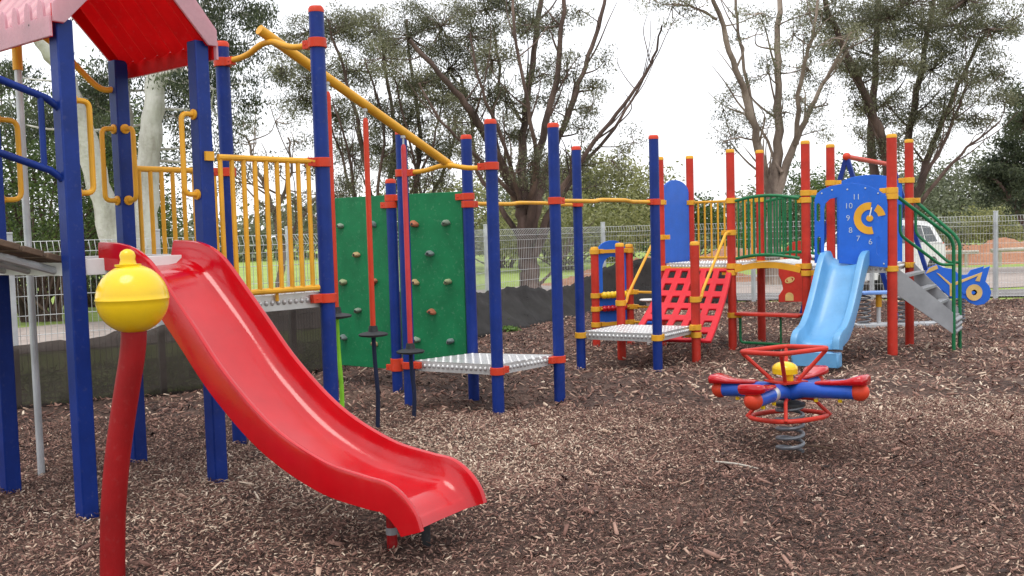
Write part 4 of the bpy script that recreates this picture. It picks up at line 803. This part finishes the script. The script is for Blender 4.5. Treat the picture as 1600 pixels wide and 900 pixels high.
for k in (-1, 1):
    b = MB(); b.box(cp(-2.0, k * .7, .85), .06, .16, .26, math.atan2(fd.y, fd.x)); b.build('tail_light', ORED, car, bevel=.01); b = MB(); b.box(cp(1.93, k * .6, .7), .12, .3, .12, math.atan2(fd.y, fd.x)); b.build('headlight', GLASS, car, bevel=.01)
# ------------------------------------------------------------------ log rail
lr = thing('log_rail', 'low pale log rail on short posts before the red dirt mound', 'barrier', (15.0, 31, -.09))
b = MB(); b.tube([Vector((x, 31 + .03 * math.sin(x), .40 + .015 * math.sin(x * 2))) for x in np.linspace(12.9, 15.1, 8)], .06, 10); b.build('rail', LOG, lr); b = MB(); b.tube([Vector((x, 31, .42 + .015 * math.sin(x * 2))) for x in np.linspace(15.5, 22, 14)], .065, 10); b.build('rail', LOG, lr)
for x in (13.2, 14.7, 15.8, 18, 20.2): b = MB(); b.cyl((x, 31.02), -.15, .42, .05, 10); b.build('post', LOG, lr)

# ------------------------------------------------------------------ trees
tree('gum_tree', 'big gum tree with smooth white trunks behind the roofed tower', 16.0,
     [([(214, 520), (216, 470), (222, 410), (228, 330), (232, 250), (240, 170), (246, 90), (255, 10), (275, -90), (310, -180)], .30, .12), ([(205, 470), (180, 400, -.3), (160, 310, -.5), (130, 200, -.8), (95, 110, -1), (62, 50, -1.2), (20, -60, -1.5)], .24, .12), ([(222, 400, .3), (205, 300, .6), (200, 200, .8), (190, 100, 1), (170, -20, 1.2)], .17, .08),
      ([(250, 60), (300, 20, .5), (350, -20, .8), (400, -60, 1)], .07, .03), ([(240, 120), (290, 110, -.6), (335, 140, -.8)], .045, .02), ([(244, 90), (300, 60, .7), (365, 70, 1)], .045, .02)],
     [(338, 30, 46), (375, 20, 40), (300, 40, 45), (330, 90, 46), (380, 85, 30), (365, 130, 34), (300, 130, 46), (275, 180, 36), (330, 165, 34), (360, 195, 26, -.5, .7), (290, 225, 26, .5, .7), (390, 165, 20, 0, .6), (150, 150, 42), (175, 120, 30), (20, 190, 42), (70, 190, 38), (160, 200, 30, 1.5), (20, 120, 40, .8), (265, 130, 40, 1.2), (345, 245, 18, .3, .5), (405, 45, 20, 0, .6), (100, -30, 80), (230, -60, 90), (350, -70, 80)],
     BARKW, LEAFD, False, .5, (.075, .021), 2.4, .14, per=150, droop=.9)
tree('gum_tree', 'wide spreading gum tree with dark reddish stems behind the sagging cloth', 23.5,
     [([(830, 462), (826, 420), (822, 390), (818, 350), (812, 325), (800, 290, -.2), (770, 232, -.6), (740, 180, -.9), (700, 130, -1.2), (640, 62, -1.4)], .30, .05), ([(822, 380), (820, 330, .2), (815, 260, .5), (822, 180, .8), (832, 100, 1), (848, -10, 1.2), (855, -90, 1.3)], .17, .05), ([(828, 390), (836, 330), (852, 270, .2), (880, 200, .2), (905, 130, .4), (930, 60, .5), (948, -20, .6)], .15, .04), ([(834, 400, -.1), (852, 350, -.2), (882, 290, -.6), (930, 220, -1), (985, 150, -1.2), (1022, 90, -1.3), (1034, 40, -1.4)], .11, .02), ([(822, 385, .1), (790, 335, .4), (760, 292, .6), (742, 250, .8), (735, 190, 1), (720, 120, 1)], .09, .03), ([(836, 400), (868, 330, .4), (900, 272, .6), (960, 200, .8), (1000, 132, 1), (1015, 100, 1)], .09, .02), ([(826, 370), (842, 240, -.6), (868, 130, -.9), (880, 20, -1), (886, -60, -1)], .12, .04), ([(838, 448, -.1), (862, 425, -.3), (882, 398, -.4), (892, 370, -.4)], .05, .015), ([(800, 290), (770, 200, .9), (780, 120, 1.2), (770, 40, 1.4)], .06, .03), ([(806, 310, -.2), (745, 245, -1.2), (690, 190, -1.8), (655, 130, -2)], .06, .02), ([(815, 320, -.2), (790, 230, -1.2), (752, 140, -1.8), (735, 50, -2)], .07, .02), ([(822, 330), (838, 260, -1), (826, 170, -1.6), (806, 70, -1.8), (800, -10, -1.8)], .07, .03)],
     [(640, 58, 60), (600, 90, 46), (690, 40, 62), (735, 55, 55), (770, 95, 50), (700, 110, 55), (660, 130, 46), (745, 155, 48), (710, 190, 44), (790, 160, 42), (800, 210, 40, 1), (830, 255, 42), (770, 250, 34), (860, 170, 34, 0, .8), (885, 110, 38), (830, 40, 42), (870, 40, 34), (800, 15, 44), (905, 245, 28, .4, .7), (850, 290, 34), (925, 135, 32, .3, .7), (945, 95, 22, 0, .6), (955, 250, 32, 0, .5), (990, 222, 26, 0, .5), (925, 165, 30), (880, 270, 30), (930, 290, 22, 0, .5), (760, 15, 50), (905, 15, 26, 0, .6), (690, 160, 40), (850, 115, 32), (735, 225, 30), (905, 200, 26)],
     BARKD, LEAF, True, 1, (.085, .022), 1.5)
tree('gum_tree', 'thin many stemmed gum tree behind the green climbing wall', 26.0,
     [([(600, 462), (592, 400), (578, 310), (562, 200, -.4), (535, 110, -.6), (512, 30, -.8)], .12, .03), ([(606, 455, .2), (606, 330, .4), (616, 210, .7), (604, 120, .9), (590, 30, 1)], .11, .03), ([(640, 462, -.3), (648, 320, -.3), (656, 210, -.2), (642, 110), (636, 30)], .11, .03), ([(632, 440), (665, 330, .5), (700, 250, .8), (715, 180, 1)], .09, .03), ([(590, 390), (550, 300, .3), (530, 230, .5), (500, 150, .6)], .07, .02), ([(650, 330), (620, 260, -.5), (640, 180, -.8)], .06, .02), ([(596, 440, -.4), (560, 330, -1.2), (545, 240, -1.6), (520, 160, -1.8)], .07, .02), ([(610, 440, -.4), (630, 330, -1.2), (672, 240, -1.7), (690, 160, -1.9)], .07, .02), ([(618, 440, -.4), (590, 320, -1.2), (600, 200, -1.7), (570, 90, -1.9)], .07, .02), ([(645, 440, -.4), (660, 330, -1.2), (640, 220, -1.6), (615, 120, -1.8)], .06, .02)],
     [(480, 50, 48), (535, 45, 52), (585, 45, 44), (560, 110, 46), (500, 110, 44), (525, 180, 44), (470, 150, 40), (590, 180, 46), (640, 190, 44), (600, 240, 42), (670, 240, 42), (550, 245, 40), (690, 285, 34), (620, 285, 40), (540, 290, 30), (640, 130, 40), (440, 110, 36), (705, 230, 30), (470, 90, 30)],
     BARKD, LEAF, True, 1, (.09, .023), 1.7)
tree('gum_tree', 'low straggly gum tree seen through the yellow railing', 20.0,
     [([(430, 470), (440, 400), (425, 320), (400, 260), (385, 215)], .10, .02), ([(438, 420), (465, 350, .4), (500, 300, .6), (520, 250, .8)], .06, .02), ([(430, 330), (455, 270, -.4), (450, 215, -.5)], .05, .02), ([(500, 345, .6), (450, 310, .2), (400, 290, .2), (370, 285, .2)], .035, .015)],
     [(430, 190, 36, 0, .8), (400, 225, 34, 0, .7), (460, 220, 34, 0, .7), (440, 260, 30, 0, .6), (490, 260, 30, 0, .6), (390, 280, 26, 0, .5), (520, 300, 34), (470, 310, 28, 0, .6), (420, 320, 26, 0, .5), (500, 350, 36), (450, 360, 24, 0, .6), (380, 190, 22, 0, .6), (350, 300, 26, 0, .5)],
     BARKT, LEAF, True, 1, (.08, .02), .75)
tree('gum_tree', 'open crowned gum tree with tan bark behind the green bridge', 24.6,
     [([(1207, 442), (1208, 390), (1208, 330), (1204, 300), (1186, 232, -.3), (1165, 150, -.6), (1140, 80, -.8), (1113, -10, -1)], .24, .05), ([(1208, 320), (1216, 240, .3), (1216, 150, .5), (1215, 60, .6), (1222, -30, .7)], .17, .06), ([(1210, 315), (1236, 240, .1), (1262, 180, .1), (1292, 120), (1330, 50, -.2)], .14, .03), ([(1190, 245), (1172, 160, .8), (1152, 30, 1), (1148, -40, 1)], .07, .03), ([(1222, 270), (1180, 190, .9), (1140, 170, 1.2)], .05, .02), ([(1244, 225), (1250, 130, -.7), (1268, 60, -1), (1280, -20, -1)], .08, .03), ([(1120, 30, -1), (1085, 12, -1), (1050, 6, -1)], .04, .02), ([(1180, 220), (1155, 215, -.2), (1130, 222, -.3)], .03, .012)],
     [(1050, 10, 40), (1090, 14, 36), (1020, -6, 30), (1180, 55, 34, 0, .8), (1145, 148, 26, 0, .7), (1135, 222, 22, 0, .8), (1150, 205, 16, 0, .6), (1200, 115, 38, 0, .8), (1240, 55, 44), (1228, 175, 30, .4, .8), (1165, 175, 24, 0, .6), (1262, 105, 44), (1200, 200, 26, 0, .7), (1300, 60, 40), (1190, 20, 36), (1265, 20, 44), (1250, 150, 34, 0, .8), (1130, 170, 16, 0, .5), (1290, 160, 30), (1275, 205, 18, 0, .5)],
     BARKT, LEAF, True, 1, (.085, .022), .8)
tree('gum_tree', 'large dark gum tree with fanning stems behind the clock panel', 26.0,
     [([(1402, 440), (1400, 380), (1396, 320), (1382, 232, -.4), (1352, 150, -.8), (1312, 62, -1), (1284, -10, -1.2)], .26, .06), ([(1408, 400), (1432, 310, .1), (1452, 240, .3), (1490, 150, .4), (1532, 60, .5)], .17, .04), ([(1396, 325), (1364, 262, .5), (1366, 150, .8), (1372, 0, 1), (1376, -60, 1)], .16, .06), ([(1420, 350), (1442, 310, -.5), (1500, 242, -.9), (1562, 190, -1.2)], .10, .02), ([(1405, 360), (1420, 300, .6), (1422, 200, .9), (1440, 100, 1), (1462, -10, 1.2)], .16, .06), ([(1402, 370), (1435, 290, -.3), (1472, 230, -.6), (1512, 130, -.8)], .10, .03)],
     [(1290, 30, 46), (1340, 40, 54), (1390, 30, 56), (1440, 40, 60), (1495, 40, 60), (1545, 45, 52), (1585, 30, 40), (1400, 95, 54), (1350, 105, 46), (1455, 110, 54), (1505, 120, 50), (1550, 115, 42), (1380, 165, 44), (1430, 170, 44), (1480, 180, 40), (1525, 180, 32), (1320, 110, 36), (1335, 165, 30), (1345, 215, 28, 0, .8), (1405, 225, 36), (1440, 235, 24, 0, .7), (1470, 225, 22, 0, .6), (1570, 160, 28), (1310, 60, 40), (1420, 5, 60), (1510, 0, 56), (1375, 245, 22, 0, .6)],
     BARKD, LEAF, True, 1, (.09, .024), 1.3)
tree('gum_tree', 'dense dark tree with leaning trunk at the right edge of the view', 27.0,
     [([(1634, 445), (1622, 400), (1606, 360), (1590, 332), (1572, 300), (1556, 282)], .16, .04), ([(1606, 360), (1620, 300), (1630, 240), (1620, 190)], .12, .04)],
     [(1600, 190, 36), (1590, 235, 40), (1560, 262, 36), (1535, 275, 26), (1580, 290, 38), (1620, 270, 50), (1555, 300, 26), (1630, 190, 50), (1605, 315, 24), (1650, 320, 40), (1600, 150, 26)],
     BARKD, LEAFD, True, 1, (.12, .04), 1.8, per=90)
# ------------------------------------------------------------------ bushes and far trees
bush('tall dense green bush beyond the fence at the far left', (-9.6, 19.5), 2.7, 2.0, 5.0, LEAFG, 210, 130, (.12, .036), .27)
bush('tall dark green bush behind the white gum trunks', (-10.2, 23.5), 2.6, 2, 5.6, LEAFD, 150, 130, (.13, .04), .28)
bush('low dark bush on the lawn at the left', (-11.0, 22.0), 1.3, 1.1, 1.5, LEAFD, 40, 80, (.12, .045), .2)
bush('pale green thicket behind the lawn left of the gum trunk', (-2.6, 36), 3.2, 2, 3.6, LEAFY, 90, 80, (.18, .07), .35)
bush('pale yellow green thicket beyond the lawn right of the gum trunk', (2.2, 37), 3.4, 2, 2.7, LEAFY, 90, 80, (.18, .07), .35)
bush('grey green scrub at the back of the lawn in the centre', (-.4, 41), 3.6, 2, 3.9, LEAFS, 90, 80, (.18, .07), .38)
bush('round olive tree over the fence left of the tall arched panel', (4.6, 45), 3.4, 2.4, 5.2, LEAFY, 110, 90, (.22, .09), .42, cat='tree', group='trees around the playground', name='round_tree')
bush('dark round tree behind the thin far blue posts', (1.9, 47), 2.6, 2.4, 5.0, LEAFD, 100, 90, (.22, .09), .42, cat='tree', group='trees around the playground', name='round_tree')
bush('green scrub low behind the tall arched panel', (8.2, 44), 3.6, 2, 2.6, LEAFG, 80, 80, (.2, .08), .38)
bush('olive scrub behind the yellow railing of the playhouse', (12.5, 48), 4.2, 2, 3.2, LEAFS, 90, 80, (.2, .08), .38)
bush('round grey green bush beside the white car', (14.2, 33.2), 1.25, 1.1, 1.55, LEAFS, 60, 100, (.11, .05), .18)
bush('low olive bush beyond the red dirt mound', (19.0, 38.5), 2.0, 1.4, 1.75, LEAFY, 55, 90, (.14, .06), .25)
bush('tall grey green thicket at the right behind the gum stems', (21.5, 47), 4.5, 3, 4.6, LEAFS, 140, 90, (.22, .085), .45)
bush('dark green thicket at the far right behind the dirt mound', (27.5, 48), 4.5, 3, 4.9, LEAFD, 140, 90, (.22, .085), .45)
bush('mid green thicket behind the clock panel', (16.2, 50), 4.0, 3, 4.2, LEAFG, 100, 90, (.22, .085), .45)
# far wood: one mass along the back of the park
K = 900; x = RNG.uniform(-60, 75, K); cl = np.stack([x, 68 + RNG.uniform(-5, 5, K), RNG.uniform(0, 1, K) ** .8 * (2.2 + .8 * np.sin(x * .31) + .5 * np.sin(x * .83 + 1) + np.clip((x - 15) * .08, 0, 1.6))], 1)
rt_ = crown_root = MB(); fw_ = None
def mass(name, cl, per, sig, L, Wd, mat):
    idx = np.repeat(np.arange(len(cl)), per); C = cl[idx] + RNG.normal(0, 1, (len(idx), 3)) * sig; vs = leaf_quads(C, L, Wd, .2); t = np.clip(RNG.normal(.5, .2, len(cl))[idx] + RNG.normal(0, .1, len(idx)), 0, 1)
    return kind(bulk(name, vs, np.arange(len(vs)).reshape(-1, 4), mat, np.repeat(t, 4)), 'stuff')
mass('far_wood', cl, 60, np.array([1.0, .8, .6]), .5, .25, LEAFS)
# grass along the fence line and path edges
K = 2600; t = RNG.uniform(0, 1, K); xs = np.interp(t, np.linspace(0, 1, len(FX)), FX); ys = fence_y(xs) + RNG.uniform(.3, 9, K); cl = np.stack([xs, ys, np.full(K, -.04)], 1)
keep = (np.abs(ys - fence_y(xs) - 6.5) > 2.6) & (xs < 2.2); mass('grass', cl[keep], 26, np.array([.22, .22, .025]), .11, .02, WEED)
def weed(label, x, y, n_, r, h=.1):
    p = G(x, y); root_ = None; idx = RNG.normal(0, 1, (n_, 3)) * np.array([r, r * .7, 0]) + np.array([p.x, p.y, 0]); C = idx + np.stack([np.zeros(n_), np.zeros(n_), RNG.uniform(0, h, n_)], 1)
    vs = leaf_quads(C, .10, .03, -.5); o = bulk('weed', vs, np.arange(len(vs)).reshape(-1, 4), WEED, np.repeat(np.clip(RNG.normal(.5, .2, n_), 0, 1), 4), base=(p.x, p.y, 0)); tag(o, label, 'weed', 'weeds growing at the mulch edge')
weed('bright green weeds at the foot of the sagging cloth beside the green wall', 763, 512, 260, .13, .16); weed('small weeds on the mulch just right of the blue post by the wall', 795, 517, 220, .06, .05); weed('green weeds under the cloth between the two tall blue posts', 840, 492, 160, .28, .08); weed('green weeds under the cloth left of the red bead rails', 888, 487, 260, .2, .14)
weed('weed tuft by the blue post under the slide', 356, 637, 110, .05, .04); weed('weed sprig at the foot of the taut cloth', 466, 548, 50, .05, .12)
